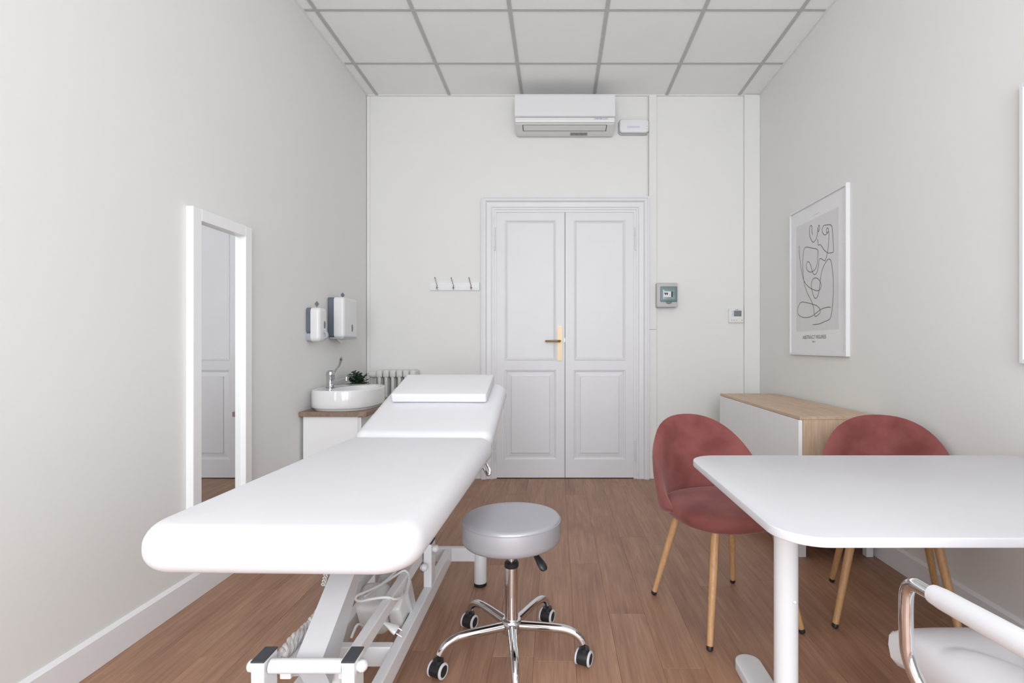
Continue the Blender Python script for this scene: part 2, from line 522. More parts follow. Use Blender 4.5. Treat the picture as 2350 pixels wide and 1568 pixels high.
def leaf(x0, x1, zt):
    """stiles and rails with two panel openings"""
    yf, yk = -0.004, 0.032
    up = (x0 + 0.072, x1 - 0.072, 0.982, 2.148)
    lw = (x0 + 0.072, x1 - 0.072, 0.156, 0.900)
    b = B()
    z0 = 0.006
    for q in ((x0, up[0], z0, zt), (up[1], x1, z0, zt), (up[0], up[1], up[3], zt), (up[0], up[1], lw[3], up[2]), (up[0], up[1], z0, lw[2])):
        box(b, q[0], q[1], yf, yk, q[2], q[3])
    lf = obj('door_leaf', b, 'doorw', door, smooth=False)
    obj('panel', rings_rect(B(), *up, [(0, yf), (0.0, yf - 0.004), (0.006, yf - 0.006), (0.012, yf - 0.003), (0.016, yf + 0.004), (0.022, yf + 0.006), (0.024, yf + 0.009)]), 'doorw', lf, smooth=False)
    obj('panel', rings_rect(B(), *lw, [(0, yf), (0.003, yf + 0.006), (0.012, yf + 0.008), (0.016, yf + 0.016), (0.020, yf + 0.016), (0.052, yf + 0.009), (0.056, yf + 0.002)]), 'doorw', lf, smooth=False)
    return lf
lfL = leaf(DX0 - ox, 0.0655 - ox, 2.210)
lfR = leaf(0.0695 - ox, DX1 - ox, 2.214)
obj('gap_shade', box(B(), 0.0655 - ox, 0.0695 - ox, 0.004, 0.012, 0.006, 2.208), 'dark', door, smooth=False)  # dark strip standing in for the shade between the two leaves
obj('gap_shade', box(B(), DX0 - ox, DX1 - ox, 0.006, 0.02, 0.0005, 0.0058), 'dark', door, smooth=False)  # shade of the gap under the door, put in as a dark strip
for hx in (DX0 - ox - 0.016, DX1 - ox + 0.006):
    for z0, z1 in ((1.893, 2.012), (0.148, 0.246)):
        b = B()
        cyl(b, (hx + 0.005, -0.0205, z0), (hx + 0.005, -0.0205, z0 + 0.024), 0.0075, seg=12)
        cyl(b, (hx + 0.005, -0.0205, z0 + 0.0255), (hx + 0.005, -0.0205, z1), 0.0075, seg=12)
        cyl(b, (hx + 0.005, -0.0205, z1 + 0.0015), (hx + 0.005, -0.0205, z1 + 0.07), 0.0068, seg=12)
        obj('hinge', b, 'doorw', door)
# handle
b = B()
prof = rrect(0.004 - ox, 0.044 - ox, 0.978, 1.268, 0.006, 4)
prism(b, prof, -0.014, -0.0045, 'Y')
hp = obj('handle_plate', b, 'brass', lfL, smooth=False)
b = B()
cyl(b, (0.026 - ox, -0.014, 1.141), (0.026 - ox, -0.030, 1.141), 0.013)
tube(b, spline([(0.026 - ox, -0.028, 1.141), (0.022 - ox, -0.052, 1.141), (0.002 - ox, -0.060, 1.141), (-0.05 - ox, -0.060, 1.1405), (-0.095 - ox, -0.056, 1.140)], 6), 0.0085, 12)
obj('handle_lever', b, 'brassd', lfL)
b = B()
box(b, 0.063 - ox, 0.0655 - ox, -0.0055, -0.0042, 1.135, 1.165)
obj('lock_striker', b, 'chrome', lfL, smooth=False)

# ================================================================== TREATMENT BED
BX = -0.604
bed = thing('treatment_bed', 'white vinyl treatment bed with raised backrest on a white lifting frame', 'treatment bed', (BX, 1.6, 0))
def L(x, y, z): return (x - BX, y - 1.6, z)
rot = Matrix.Translation((0, -0.48, 0)) @ Matrix.Rotation(math.radians(-1.0), 4, 'Z') @ Matrix.Translation((0, 0.48, 0))
c0 = -0.640 - BX
mt = Matrix.Translation((c0, -0.48, 0)) @ Matrix.Rotation(math.radians(-1.3), 4, 'Z')
# flat section: local y 0 (foot end) .. 1.19 (hinge)
b = B()
pad(b, -0.328, 0.328, 0.0, 1.19, 0.588, 0.697, (0.10, 0.10, 0.055, 0.055), 0.052, 0.05, n=10, m=8, crown=0.004, mtx=mt)
obj('mattress', b, 'vinyl', bed)
hinge = mt @ Matrix.Translation((0, 1.185, 0.690)) @ Matrix.Rotation(math.radians(17.5), 4, 'X')
b = B()
pad(b, -0.318, 0.318, 0.004, 0.672, -0.085, 0.012, (0.05, 0.05, 0.10, 0.10), 0.045, 0.04, n=10, m=8, crown=0.003, mtx=hinge)
obj('backrest', b, 'vinyl', bed)
# upper frame under the mattress
def part_box(name, m, x0, x1, y0, y1, z0, z1, bev=0.003, parent=bed, smooth=False):
    return obj(name, box(B(), x0 - BX, x1 - BX, y0 - 1.6, y1 - 1.6, z0, z1, bev, 2), m, parent, smooth)
for sx in (-0.77, -0.47):
    part_box('upper_rail', 'frame', sx - 0.015, sx + 0.015, 1.42, 2.28, 0.53, 0.588)
for sy in (1.42, 2.22):
    part_box('upper_crossbar', 'frame', -0.755, -0.485, sy, sy + 0.03, 0.532, 0.586)
bs = B()
for sx in (-0.13, 0.13):
    tube(bs, [hinge @ Vector((sx, 0.03, -0.10)), hinge @ Vector((sx, 0.6, -0.10))], 0.014, 8)
tube(bs, [hinge @ Vector((-0.13, 0.5, -0.10)), hinge @ Vector((0.13, 0.5, -0.10))], 0.014, 8)
obj('backrest_support', bs, 'frame', bed)
# base rails, crossbars
RA, RB = (-0.512, -0.481), (-0.727, -0.696)
for r in (RA, RB):
    part_box('base_rail', 'frame', r[0], r[1], 0.98, 2.342, 0.115, 0.175)
for x0, x1, y0, y1 in ((-0.86, -0.345, 2.342, 2.372), (-0.86, -0.345, 0.95, 0.98), (RB[1], RA[0], 1.575, 1.605)):
    part_box('base_crossbar', 'frame', x0, x1, y0, y1, 0.115, 0.176)
for fx in (-0.352, -0.855):
    for fy in (2.357, 0.965):
        b = B()
        lathe(b, [(0.0285, 0.016), (0.0285, 0.178), (0.026, 0.182)], L(fx, fy, 0), 20)
        ft = obj('foot', b, 'frame', bed)
        b = B()
        lathe(b, [(0.026, 0.0), (0.0295, 0.004), (0.0295, 0.0155)], L(fx, fy, 0), 20)
        obj('rubber_foot', b, 'black', ft)
# posts with dark caps
for r in (RA, RB):
    for y0, zt in ((1.215, 0.350), (1.965, 0.340)):
        p = part_box('post', 'frame', r[0], r[1], y0, y0 + 0.062, 0.175, zt)
        part_box('cap', 'capdark', r[0] - 0.0005, r[1] + 0.0005, y0 - 0.0005, y0 + 0.0625, zt, zt + 0.004, 0.001, p)
# pivot axles with round ends
for y0, z0, rr in ((1.24, 0.329, 0.0165), (1.99, 0.315, 0.012)):
    b = B()
    cyl(b, L(RB[1] + 0.004, y0, z0), L(RA[0] - 0.004, y0, z0), rr)
    obj('pivot_bar', b, 'frame', bed)
    for xe, s in ((RA[1], 1), (RB[0], -1)):
        b = B()
        tube(b, [L(xe + s * k, y0, z0) for k in (0.0, 0.008, 0.016, 0.021, 0.023)], [0.011, 0.0145, 0.0135, 0.008, 0.002], 14)
        obj('pivot_end', b, 'frame', bed)
# link bars running just inside the posts
for x0, x1 in ((-0.545, -0.517), (-0.691, -0.663)):
    part_box('link_bar', 'frame', x0, x1, 1.275, 2.03, 0.272, 0.312, 0.003)
for xx in (-0.505,):
    b = B()
    tube(b, [L(xx - 0.012 + k, 1.94, 0.263) for k in (0.0, 0.010, 0.02, 0.026, 0.028)], [0.008, 0.014, 0.013, 0.008, 0.002], 14)
    obj('pivot_end', b, 'frame', bed)
# lifting arm: broad folded channel from the near axle up to the mattress frame
def arm(y0, z0, y1, z1, w0, w1, d0, d1, cx):
    b = B()
    dirv = Vector((0, y1 - y0, z1 - z0)).normalized()
    nrm = Vector((0, -dirv.z, dirv.y))
    rings = []
    for k in range(6):
        f = k / 5
        c = Vector(L(cx, y0 + (y1 - y0) * f, z0 + (z1 - z0) * f))
        ww = (w0 + (w1 - w0) * f) / 2
        dd = d0 + (d1 - d0) * min(1.0, f * 1.5)
        rings.append([c + Vector((-ww, 0, 0)), c + Vector((ww, 0, 0)), c + Vector((ww, 0, 0)) - nrm * dd, c + Vector((-ww, 0, 0)) - nrm * dd])
    loft(b, rings)
    es = [e for e in b.edges if e.calc_face_angle(0) > 1.0]
    bmesh.ops.bevel(b, geom=es, offset=0.003, segments=2, affect='EDGES')
    return b
obj('lift_arm', arm(1.255, 0.325, 1.66, 0.575, 0.066, 0.072, 0.11, 0.035, -0.612), 'plate', bed, smooth=False)
obj('lift_arm', arm(2.0, 0.315, 2.25, 0.56, 0.05, 0.05, 0.04, 0.03, -0.604), 'frame', bed, smooth=False)
# actuator
b = B()
mta = Matrix.Translation(L(-0.618, 1.74, 0.215)) @ Matrix.Rotation(math.radians(28), 4, 'X')
pad(b, -0.050, 0.050, -0.05, 0.06, -0.085, 0.06, 0.03, 0.02, n=6, m=4, mtx=mta)
act = obj('actuator', b, 'plastic2', bed)
b = B()
lathe(b, [(0.024, 0.058), (0.024, 0.0625), (0.021, 0.064), (0.001, 0.064)], (0, 0, 0), 24, mta @ Matrix.Translation((-0.012, 0.0, 0)))
obj('cover_disc', b, 'plastic2', act)
b = B()
tube(b, [mta @ Vector((0.0, 0.05, -0.02)), mta @ Vector((0.0, 0.32, 0.02))], 0.024, 14)
tube(b, [mta @ Vector((0.0, 0.30, 0.018)), mta @ Vector((0.0, 0.45, 0.04))], 0.013, 10)
obj('piston', b, 'plate', act)
b = B()
box(b, 0.056, 0.10, -0.04, 0.10, -0.09, 0.045, 0.012, 3)
for v in b.verts: v.co = mta @ v.co
obj('gear_housing', b, 'plastic2', act)
b = B()
box(b, 0.098, 0.113, 0.02, 0.07, -0.10, 0.05, 0.003, 1)
for v in b.verts: v.co = mta @ v.co
obj('bracket', b, 'plate', act, smooth=False)
b = B()
lathe(b, [(0.001, 0.0), (0.035, 0.002), (0.03, 0.05), (0.02, 0.10), (0.02, 0.14)], L(-0.585, 1.36, 0.115), 18)
lathe(b, [(0.001, 0.0), (0.03, 0.002), (0.026, 0.05), (0.02, 0.10), (0.02, 0.13)], L(-0.645, 1.38, 0.115), 18)
obj('axle_housing', b, 'plastic2', bed)
part_box('lower_plate', 'plate', -0.69, -0.52, 1.30, 1.46, 0.107, 0.115, 0.001)
# cables
def cable(name, pts, r, m='cable', n=8):
    b = B()
    tube(b, spline([L(*p) for p in pts], n), r, 8)
    return obj(name, b, m, bed)
cable('power_cable', [(-0.640, 1.72, 0.27), (-0.615, 1.64, 0.300), (-0.590, 1.70, 0.304), (-0.559, 1.76, 0.311), (-0.533, 1.79, 0.3175), (-0.5115, 1.772, 0.304), (-0.503, 1.72, 0.288), (-0.500, 1.67, 0.288), (-0.511, 1.62, 0.302), (-0.533, 1.60, 0.3175), (-0.5735, 1.58, 0.322), (-0.603, 1.57, 0.320), (-0.617, 1.57, 0.327), (-0.613, 1.575, 0.336), (-0.595, 1.60, 0.336), (-0.570, 1.68, 0.326), (-0.556, 1.80, 0.322), (-0.556, 1.88, 0.316), (-0.58, 1.92, 0.30), (-0.63, 1.93, 0.26), (-0.655, 1.88, 0.20)], 0.0042)
cable('power_cable', [(-0.575, 1.705, 0.24), (-0.560, 1.665, 0.238), (-0.538, 1.60, 0.238)], 0.0042)
b = B()
tube(b, [L(-0.541, 1.60, 0.240), L(-0.532, 1.60, 0.234), L(-0.521, 1.60, 0.227), L(-0.509, 1.60, 0.220), L(-0.500, 1.60, 0.214)], [0.006, 0.009, 0.014, 0.020, 0.021], 12, flat=0.55)
plug = obj('plug', b, 'plastic', bed)
b = B()
for s in (-1, 1):
    cyl(b, L(-0.501, 1.60 + s * 0.001, 0.2145 + s * 0.0095), L(-0.484, 1.60 + s * 0.001, 0.204 + s * 0.0095), 0.0022, seg=8)
obj('plug_pin', b, 'chrome', plug)
cable('power_cable', [(-0.694, 1.29, 0.30), (-0.706, 1.30, 0.275), (-0.694, 1.33, 0.25), (-0.681, 1.36, 0.232), (-0.66, 1.40, 0.215)], 0.0042)
cable('power_cable', [(-0.65, 1.62, 0.18), (-0.635, 1.63, 0.215), (-0.625, 1.66, 0.195), (-0.622, 1.66, 0.18)], 0.0042)
# bundled cable wrapped along the far link bar
b = B()
for q in range(6):
    pts = []
    for k in range(70):
        f = k / 69
        rad = 0.0085 + 0.0022 * math.sin(f * 23 + q * 1.7) + 0.0015 * math.sin(f * 41 + q)
        an = q * PI / 3 + f * 17 + 0.4 * math.sin(f * 12)
        pts.append(L(-0.6935 + rad * math.cos(an), 1.285 + 0.31 * f, 0.321 + 0.004 * math.sin(f * 9) + rad * math.sin(an)))
    tube(b, pts, 0.0078, 8)
obj('cable_bundle', b, 'sleeve', bed)
pts = [L(-0.685 + 0.006 * math.cos(k * 1.1), 1.50 + 0.0009 * k, 0.40 + 0.0012 * k + 0.006 * math.sin(k * 1.1)) for k in range(110)]
b = B(); tube(b, pts, 0.0019, 6)
obj('coiled_cord', b, 'cable', bed)
# chrome paper-roll hook at the hinge
b = B()
tube(b, spline([L(-0.322, 2.18, 0.600), L(-0.307, 2.185, 0.572), L(-0.298, 2.19, 0.552), L(-0.289, 2.195, 0.552), L(-0.289, 2.2, 0.572), L(-0.310, 2.21, 0.604)], 8), 0.0055, 10)
obj('hook', b, 'chrome', bed)

# pillow lying on the backrest
hw = Matrix.Translation((BX, 1.6, 0)) @ hinge
pc = hw @ Vector((0.0, 0.49, 0.0185))
pil = thing('pillow', 'flat white vinyl pillow pad on the raised backrest of the treatment bed', 'pillow', pc)
b = B()
pm = Matrix.Rotation(math.radians(-1.3), 4, 'Z') @ Matrix.Rotation(math.radians(17.5), 4, 'X')
pad(b, -0.246, 0.246, -0.145, 0.145, 0.0, 0.046, 0.012, 0.008, 0.008, n=4, m=4, crown=0.004, mtx=pm)
obj('cushion', b, 'vinyl', pil)

# ================================================================== ROLLING STOOL
st = thing('rolling_stool', 'round silver vinyl stool on a five-arm chrome base with casters', 'stool', (-0.161, 1.82, 0))
b = B()
lathe(b, [(0.001, 0.411), (0.158, 0.411), (0.167, 0.414), (0.1725, 0.421), (0.174, 0.432), (0.174, 0.484), (0.1725, 0.491), (0.168, 0.4965), (0.158, 0.4995), (0.13, 0.5015), (0.08, 0.503), (0.001, 0.5035)], seg=64)
seat = obj('seat', b, 'silver', st)
b = B()
lathe(b, [(0.1735, 0.4845), (0.1752, 0.4855), (0.1752, 0.4872), (0.1725, 0.4884)], seg=64)
obj('seam', b, 'silver', seat)
b = B()
lathe(b, [(0.0, 0.404), (0.09, 0.404), (0.09, 0.4108), (0.0, 0.4108)], seg=24)
obj('mounting_plate', b, 'black', st)
b = B()
lathe(b, [(0.0125, 0.30), (0.0125, 0.408)], seg=20)
obj('piston', b, 'chrome', st)
b = B()
lathe(b, [(0.0235, 0.318), (0.0255, 0.322), (0.0255, 0.334), (0.022, 0.338), (0.013, 0.339)], seg=24)
obj('collar', b, 'black', st)
b = B()
lathe(b, [(0.0235, 0.11), (0.0235, 0.320)], seg=28)
obj('column', b, 'chrome', st)
b = B()
lathe(b, [(0.024, 0.088), (0.034, 0.09), (0.036, 0.098), (0.036, 0.128), (0.032, 0.134), (0.024, 0.136)], seg=28)
obj('hub', b, 'chrome', st)
b = B()
tube(b, [(0.05, -0.01, 0.412), (0.075, -0.035, 0.398)], 0.004, 8)
lv = obj('lever', b, 'black', st)
b = B()
tube(b, spline([(0.070, -0.030, 0.402), (0.086, -0.045, 0.381), (0.106, -0.062, 0.357), (0.121, -0.076, 0.338)], 4), [0.010, 0.0105, 0.0105, 0.010, 0.010, 0.011, 0.0125, 0.0145, 0.016, 0.0165, 0.016, 0.014, 0.009], 12, flat=0.6)
obj('grip', b, 'black', lv)
for k in range(5):
    a = math.radians(61.7 + 72 * k)
    dx, dy = math.cos(a), math.sin(a)
    pr = [(0.026, 0.112), (0.08, 0.114), (0.14, 0.116), (0.19, 0.115), (0.222, 0.107), (0.244, 0.092), (0.256, 0.072)]
    b = B()
    rr = spline([(dx * r, dy * r, z) for r, z in pr], 4)
    tube(b, rr, [0.0165 - 0.004 * i / (len(rr) - 1) for i in range(len(rr))], 14)
    obj('base_arm', b, 'chrome', st)
    cx, cy = dx * 0.260, dy * 0.260
    ax = Vector((math.cos(math.radians(-24)), math.sin(math.radians(-24)), 0))       # wheel axle
    b = B()
    cyl(b, (cx - dx * 0.003, cy - dy * 0.003, 0.055), (cx - dx * 0.003, cy - dy * 0.003, 0.076), 0.006, seg=10)
    cyl(b, (cx, cy, 0.030), (cx, cy, 0.058), 0.0185, 0.0175, seg=18)
    c = Vector((cx, cy, 0.026)) + Vector((ax.y, -ax.x, 0)) * 0.004
    tube(b, [c - ax * 0.0188, c - ax * 0.012, c + ax * 0.012, c + ax * 0.0188], [0.0235, 0.0240, 0.0240, 0.0235], 20)
    cs = obj('caster', b, 'black', st)
    for s in (-1, 1):
        b = B()
        rings = []
        for rad, off in ((0.0185, 0.0265), (0.0215, 0.0270), (0.0252, 0.0250), (0.026, 0.0220), (0.0250, 0.0195), (0.0185, 0.0190)):
            u = Vector((0, 0, 1)); v = ax.cross(u)
            rings.append([c + ax * (s * off) + (u * math.cos(2 * PI * q / 24) + v * math.sin(2 * PI * q / 24)) * rad for q in range(24)])
        rings.append(rings[0])
        vr = [[b.verts.new(p) for p in r] for r in rings[:-1]]
        vr.append(vr[0])
        for r1, r2 in zip(vr, vr[1:]):
            for i in range(24):
                j = (i + 1) % 24
                b.faces.new((r1[i], r1[j], r2[j], r2[i]))
        wh = obj('wheel_ring', b, 'greyring', cs)
        b = B()
        tube(b, [c + ax * (s * 0.0172), c + ax * (s * 0.0255), c + ax * (s * 0.0270)], [0.0184, 0.0184, 0.013], 20)
        obj('wheel_cover', b, 'black', cs)

# ================================================================== VELVET CHAIRS
def make_chair():
    t = thing('dining_chair', '', 'chair', group='rose velvet chairs at the desk')
    # seat: rounded cushion, front = local -y
    b = B()
    rings = []
    n = 40
    def oval(s, z):
        out = []
        for k in range(n):
            a = 2 * PI * k / n
            ca, sa = math.cos(a), math.sin(a)
            e = 2 / 2.5
            x = 0.235 * s * math.copysign(abs(ca) ** e, ca)
            y = 0.225 * s * math.copysign(abs(sa) ** e, sa)
            out.append(Vector((x, y - 0.012, z)))
        return out
    for s, z in ((0.78, 0.398), (0.88, 0.402), (0.95, 0.412), (0.99, 0.428), (1.0, 0.442), (0.985, 0.455), (0.95, 0.464), (0.88, 0.470), (0.7, 0.4745), (0.45, 0.477), (0.2, 0.478)):
        rings.append(oval(s, z))
    loft(b, rings)
    obj('seat', b, 'velvet', t, angle=80)
    # wrap-round shell back
    PM = 1.66
    nr, na = 14, 96
    def pos(ph, z, off):
        R = 0.236 + 0.19 * (z - 0.41) - 0.02 * max(0.0, abs(ph) - 1.1) + off
        return Vector((math.sin(ph) * R * 1.0, math.cos(ph) * R, z))
    b = B()
    def grid(side):
        out = []
        for i in range(nr + 1):
            r = i / nr
            row = []
            for k in range(na):
                a = 2 * PI * k / na
                ca, sa = math.cos(a), math.sin(a)
                ph = PM * r * ca
                zz = 0.455 + r * (0.328 * max(0.0, 1 - abs(ca) ** 2.3) ** 1.6 if sa > 0 else 0.06 * sa)
                th = 0.025 * math.sqrt(max(0.0, 1 - r ** 5)) 
                row.append(pos(ph, zz, side * th))
            out.append(row)
        return out
    inn, out_ = grid(-1), grid(1)
    vi = [[b.verts.new(p) for p in row] for row in inn[1:]]
    vo = [[b.verts.new(p) for p in row] for row in out_[1:-1]] + [vi[-1]]
    ci_, co_ = b.verts.new(inn[0][0]), b.verts.new(out_[0][0])
    for vv, cc in ((vi, ci_), (vo, co_)):
        for k in range(na):
            b.faces.new((cc, vv[0][k], vv[0][(k + 1) % na]))
        for r1, r2 in zip(vv, vv[1:]):
            for k in range(na):
                j = (k + 1) % na
                b.faces.new((r1[k], r2[k], r2[j], r1[j]))
    bk = obj('backrest', b, 'velvet', t, angle=80)
    # four tapered legs with black tips
    for sx in (-1, 1):
        for sy in (-1, 1):
            p0 = Vector((sx * 0.130, sy * 0.135 - 0.01, 0.402)); p1 = Vector((sx * 0.2035, sy * 0.22, 0.0))
            q = p0.lerp(p1, 0.955)
            b = B(); tube(b, [p0, p0.lerp(p1, 0.5), q], [0.0165, 0.0145, 0.0115], 14)
            lg = obj('leg', b, 'oak', t)
            b = B(); tube(b, [q, p0.lerp(p1, 0.97), p0.lerp(p1, 0.988), p1 + Vector((0, 0, 0.0005))], [0.0118, 0.0125, 0.0115, 0.006], 14)
            obj('leg_tip', b, 'black', lg)
    return t
ch = make_chair()
ch.location = (0.685, 2.116, 0)
ch.rotation_euler = (0, 0, math.atan2(0.28, 0.96))
ch['label'] = 'rose velvet shell chair at the free corner of the desk, farther from the prints wall'
dup(ch, (1.366, 2.105, 0), -math.atan2(0.45, 0.89), 'rose velvet shell chair between the desk and the sideboard, beside the prints wall')

# ================================================================== DESK
TX0, TX1, TY0, TY1, TH = 0.462, 1.655, 1.036, 1.818, 0.715
dk = thing('desk', 'white desk with rounded corners on tubular T-shaped legs', 'desk', ((TX0 + TX1) / 2, (TY0 + TY1) / 2, 0))
hx, hy = (TX1 - TX0) / 2, (TY1 - TY0) / 2
b = B()
pad(b, -hx, hx, -hy, hy, TH - 0.021, TH, 0.095, 0.003, 0.003, n=12, m=3)
obj('tabletop', b, 'desk', dk)
for s in (-1, 1):
    lx = s * 0.411
    b = B()
    lathe(b, [(0.032, 0.036), (0.032, TH - 0.05)], (lx, 0.02, 0), 28)
    lg = obj('leg', b, 'frame', dk)
    b = B()
    cyl(b, (lx + 0.008, 0.02 - 0.0305, 0.395), (lx + 0.008, 0.02 - 0.0345, 0.395), 0.0045, seg=12)
    obj('screw', b, 'chrome', lg)
    b = B()
    pad(b, lx - 0.042, lx + 0.042, -0.34, 0.345, 0.004, 0.038, 0.0415, 0.004, 0.002, n=10, m=3)
    obj('foot', b, 'frame', dk)
    b = B()
    box(b, lx - 0.04, lx + 0.04, -0.30, 0.30, TH - 0.05, TH - 0.0215, 0.003, 1)
    obj('support_bar', b, 'frame', dk, smooth=False)
for yy in (-0.13, 0.13):
    b = B(); box(b, -0.37, 0.37, yy - 0.015, yy + 0.015, TH - 0.048, TH - 0.0215, 0.002, 1)
    obj('frame_beam', b, 'frame', dk, smooth=False)

# ================================================================== OFFICE ARMCHAIR
oc = thing('office_chair', 'white tufted office armchair with chrome loop arms, drawn up to the desk', 'office chair', (1.005, 0.93, 0))
SXH, SY0, SY1 = 0.222, -0.24, 0.265
b = B()
nx, ny = 64, 64
def seat_top(u, v):
    # three quilted rolls across
    x = -SXH + 2 * SXH * u; y = SY0 + (SY1 - SY0) * v
    e = (1 - abs(2 * u - 1) ** 6) * (1 - abs(2 * v - 1) ** 6)
    k = abs(math.sin(PI * (u * 2.6 + 0.32)))
    vb = 0.60 + 0.14 * k
    q = 0.016 * (1 - math.exp(-max(0.0, vb - v) / 0.035)) * (0.35 + 0.65 * k ** 0.6)
    fall = 0.02 * max(0.0, (v - 0.75) / 0.25) ** 2
    return Vector((x, y, 0.458 + 0.022 * max(0.0, e) ** 0.5 + q * max(0.0, e) - fall))
vt = [[b.verts.new(seat_top(i / nx, j / ny)) for i in range(nx + 1)] for j in range(ny + 1)]
for j in range(ny):
    for i in range(nx):
        b.faces.new((vt[j][i], vt[j][i + 1], vt[j + 1][i + 1], vt[j + 1][i]))
loop = [vt[0][i] for i in range(nx)] + [vt[j][nx] for j in range(ny)] + [vt[ny][i] for i in range(nx, 0, -1)] + [vt[j][0] for j in range(ny, 0, -1)]
prev = loop
cxm = Vector((0, (SY0 + SY1) / 2, 0))
for dz, sc in ((-0.012, 1.02), (-0.034, 1.025), (-0.062, 1.01), (-0.076, 0.97)):
    cur = []
    for v in loop:
        p = v.co.copy(); p2 = (p - cxm) * sc + cxm
        cur.append(b.verts.new((p2.x, p2.y, p.z + dz)))
    for i in range(len(loop)):
        j = (i + 1) % len(loop)
        b.faces.new((prev[i], prev[j], cur[j], cur[i]))
    prev = cur
b.faces.new(prev)
obj('seat', b, 'vinyl', oc, angle=70)
for s in (-1, 1):
    ax_ = s * 0.346
    arm_pts = [(ax_, -0.34, 0.692), (ax_, -0.12, 0.674), (ax_, -0.02, 0.667), (ax_, 0.012, 0.664), (ax_, 0.030, 0.650), (ax_, 0.036, 0.625), (ax_, 0.036, 0.57), (ax_ - s * 0.002, 0.032, 0.52), (ax_ - s * 0.012, 0.01, 0.474), (ax_ - s * 0.035, -0.03, 0.436), (ax_ - s * 0.075, -0.09, 0.400), (ax_ - s * 0.14, -0.13, 0.378)]
    b = B(); tube(b, spline(arm_pts, 7), 0.0125, 16)
    at = obj('arm_tube', b, 'chrome', oc)
    b = B(); tube(b, [(ax_, -0.33, 0.6925), (ax_, -0.322, 0.692), (ax_, -0.30, 0.6905), (ax_, -0.06, 0.6715), (ax_, -0.035, 0.6695), (ax_, -0.027, 0.669)], [0.008, 0.016, 0.0185, 0.0185, 0.0165, 0.009], 18)
    obj('armrest_pad', b, 'vinyl', oc)
    b = B(); tube(b, spline([(ax_, -0.34, 0.692), (ax_, -0.37, 0.680), (ax_ - s * 0.03, -0.385, 0.64), (ax_ - s * 0.14, -0.355, 0.62)], 5), 0.0125, 12)
    obj('arm_bracket', b, 'chrome', oc)
b = B()
mb = Matrix.Translation((0, -0.27, 0.47)) @ Matrix.Rotation(math.radians(98), 4, 'X')
pad(b, -0.23, 0.23, 0.0, 0.52, -0.02, 0.06, 0.09, 0.03, n=8, m=5, crown=0.012, mtx=mb)
obj('backrest', b, 'vinyl', oc)
b = B(); tube(b, spline([(0, 0.0, 0.376), (0, -0.2, 0.375), (0, -0.31, 0.42), (0, -0.355, 0.56)], 5), 0.018, 12)
obj('back_bracket', b, 'chrome', oc)
b = B(); box(b, -0.2, 0.2, -0.2, 0.2, 0.372, 0.388, 0.004, 1)
obj('seat_plate', b, 'black', oc, smooth=False)
b = B(); lathe(b, [(0.026, 0.09), (0.026, 0.25), (0.014, 0.252), (0.014, 0.372)], seg=20)
obj('column', b, 'chrome', oc)
for k in range(5):
    a = math.radians(90 + 72 * k)
    d = Vector((math.cos(a), math.sin(a), 0))
    b = B(); tube(b, [d * 0.02 + Vector((0, 0, 0.105)), d * 0.27 + Vector((0, 0, 0.07))], [0.024, 0.015], 12)
    ba = obj('base_arm', b, 'chrome', oc)
    b = B()
    c = d * 0.27 + Vector((0, 0, 0.0265)); s_ = Vector((-d.y, d.x, 0))
    tube(b, [c - s_ * 0.024, c + s_ * 0.024], 0.0262, 18)
    cyl(b, d * 0.27 + Vector((0, 0, 0.04)), d * 0.27 + Vector((0, 0, 0.07)), 0.01, seg=10)
    obj('caster', b, 'black', oc)

# ================================================================== SIDEBOARD
CX0, CX1, CY0, CY1, CZ0, CZ1 = 1.238, 1.664, 2.62, 3.89, 0.10, 0.74
sb = thing('sideboard', 'low sideboard with wood-effect body and white doors under the framed print', 'sideboard', ((CX0 + CX1) / 2, (CY0 + CY1) / 2, 0))
ox_, oy_ = (CX0 + CX1) / 2, (CY0 + CY1) / 2
def sbx(name, m, x0, x1, y0, y1, z0, z1, bev=0.0008, parent=sb):
    return obj(name, box(B(), x0 - ox_, x1 - ox_, y0 - oy_, y1 - oy_, z0, z1, bev, 1), m, parent, smooth=False)
sbx('body', 'cabwood', CX0 + 0.024, CX1, CY0 + 0.017, CY1 - 0.017, CZ0, CZ1 - 0.017)
sbx('side_panel', 'cabwoodz', CX0 + 0.022, CX1, CY0, CY0 + 0.016, CZ0, CZ1 - 0.017)
sbx('side_panel', 'cabwoodz', CX0 + 0.022, CX1, CY1 - 0.016, CY1, CZ0, CZ1 - 0.017)
sbx('top_panel', 'cabwood', CX0 + 0.004, CX1, CY0, CY1, CZ1 - 0.016, CZ1)
ym = (CY0 + CY1) / 2
sbx('door', 'cabwhite', CX0, CX0 + 0.02, CY0 + 0.002, ym - 0.0015, CZ0 + 0.002, CZ1 - 0.018)
sbx('door', 'cabwhite', CX0, CX0 + 0.02, ym + 0.0015, CY1 - 0.002, CZ0 + 0.002, CZ1 - 0.018)
for lx in (CX0 + 0.045, CX1 - 0.03):
    for ly in (CY0 + 0.07, CY1 - 0.07):
        b = B()
        lo4 = [(lx - 0.0175 - ox_, ly - 0.0175 - oy_), (lx + 0.0175 - ox_, ly - 0.0175 - oy_), (lx + 0.0175 - ox_, ly + 0.0175 - oy_), (lx - 0.0175 - ox_, ly + 0.0175 - oy_)]
        prism(b, lo4, 0.0, CZ0, 'Z')
        obj('leg', b, 'frame', sb, smooth=False)

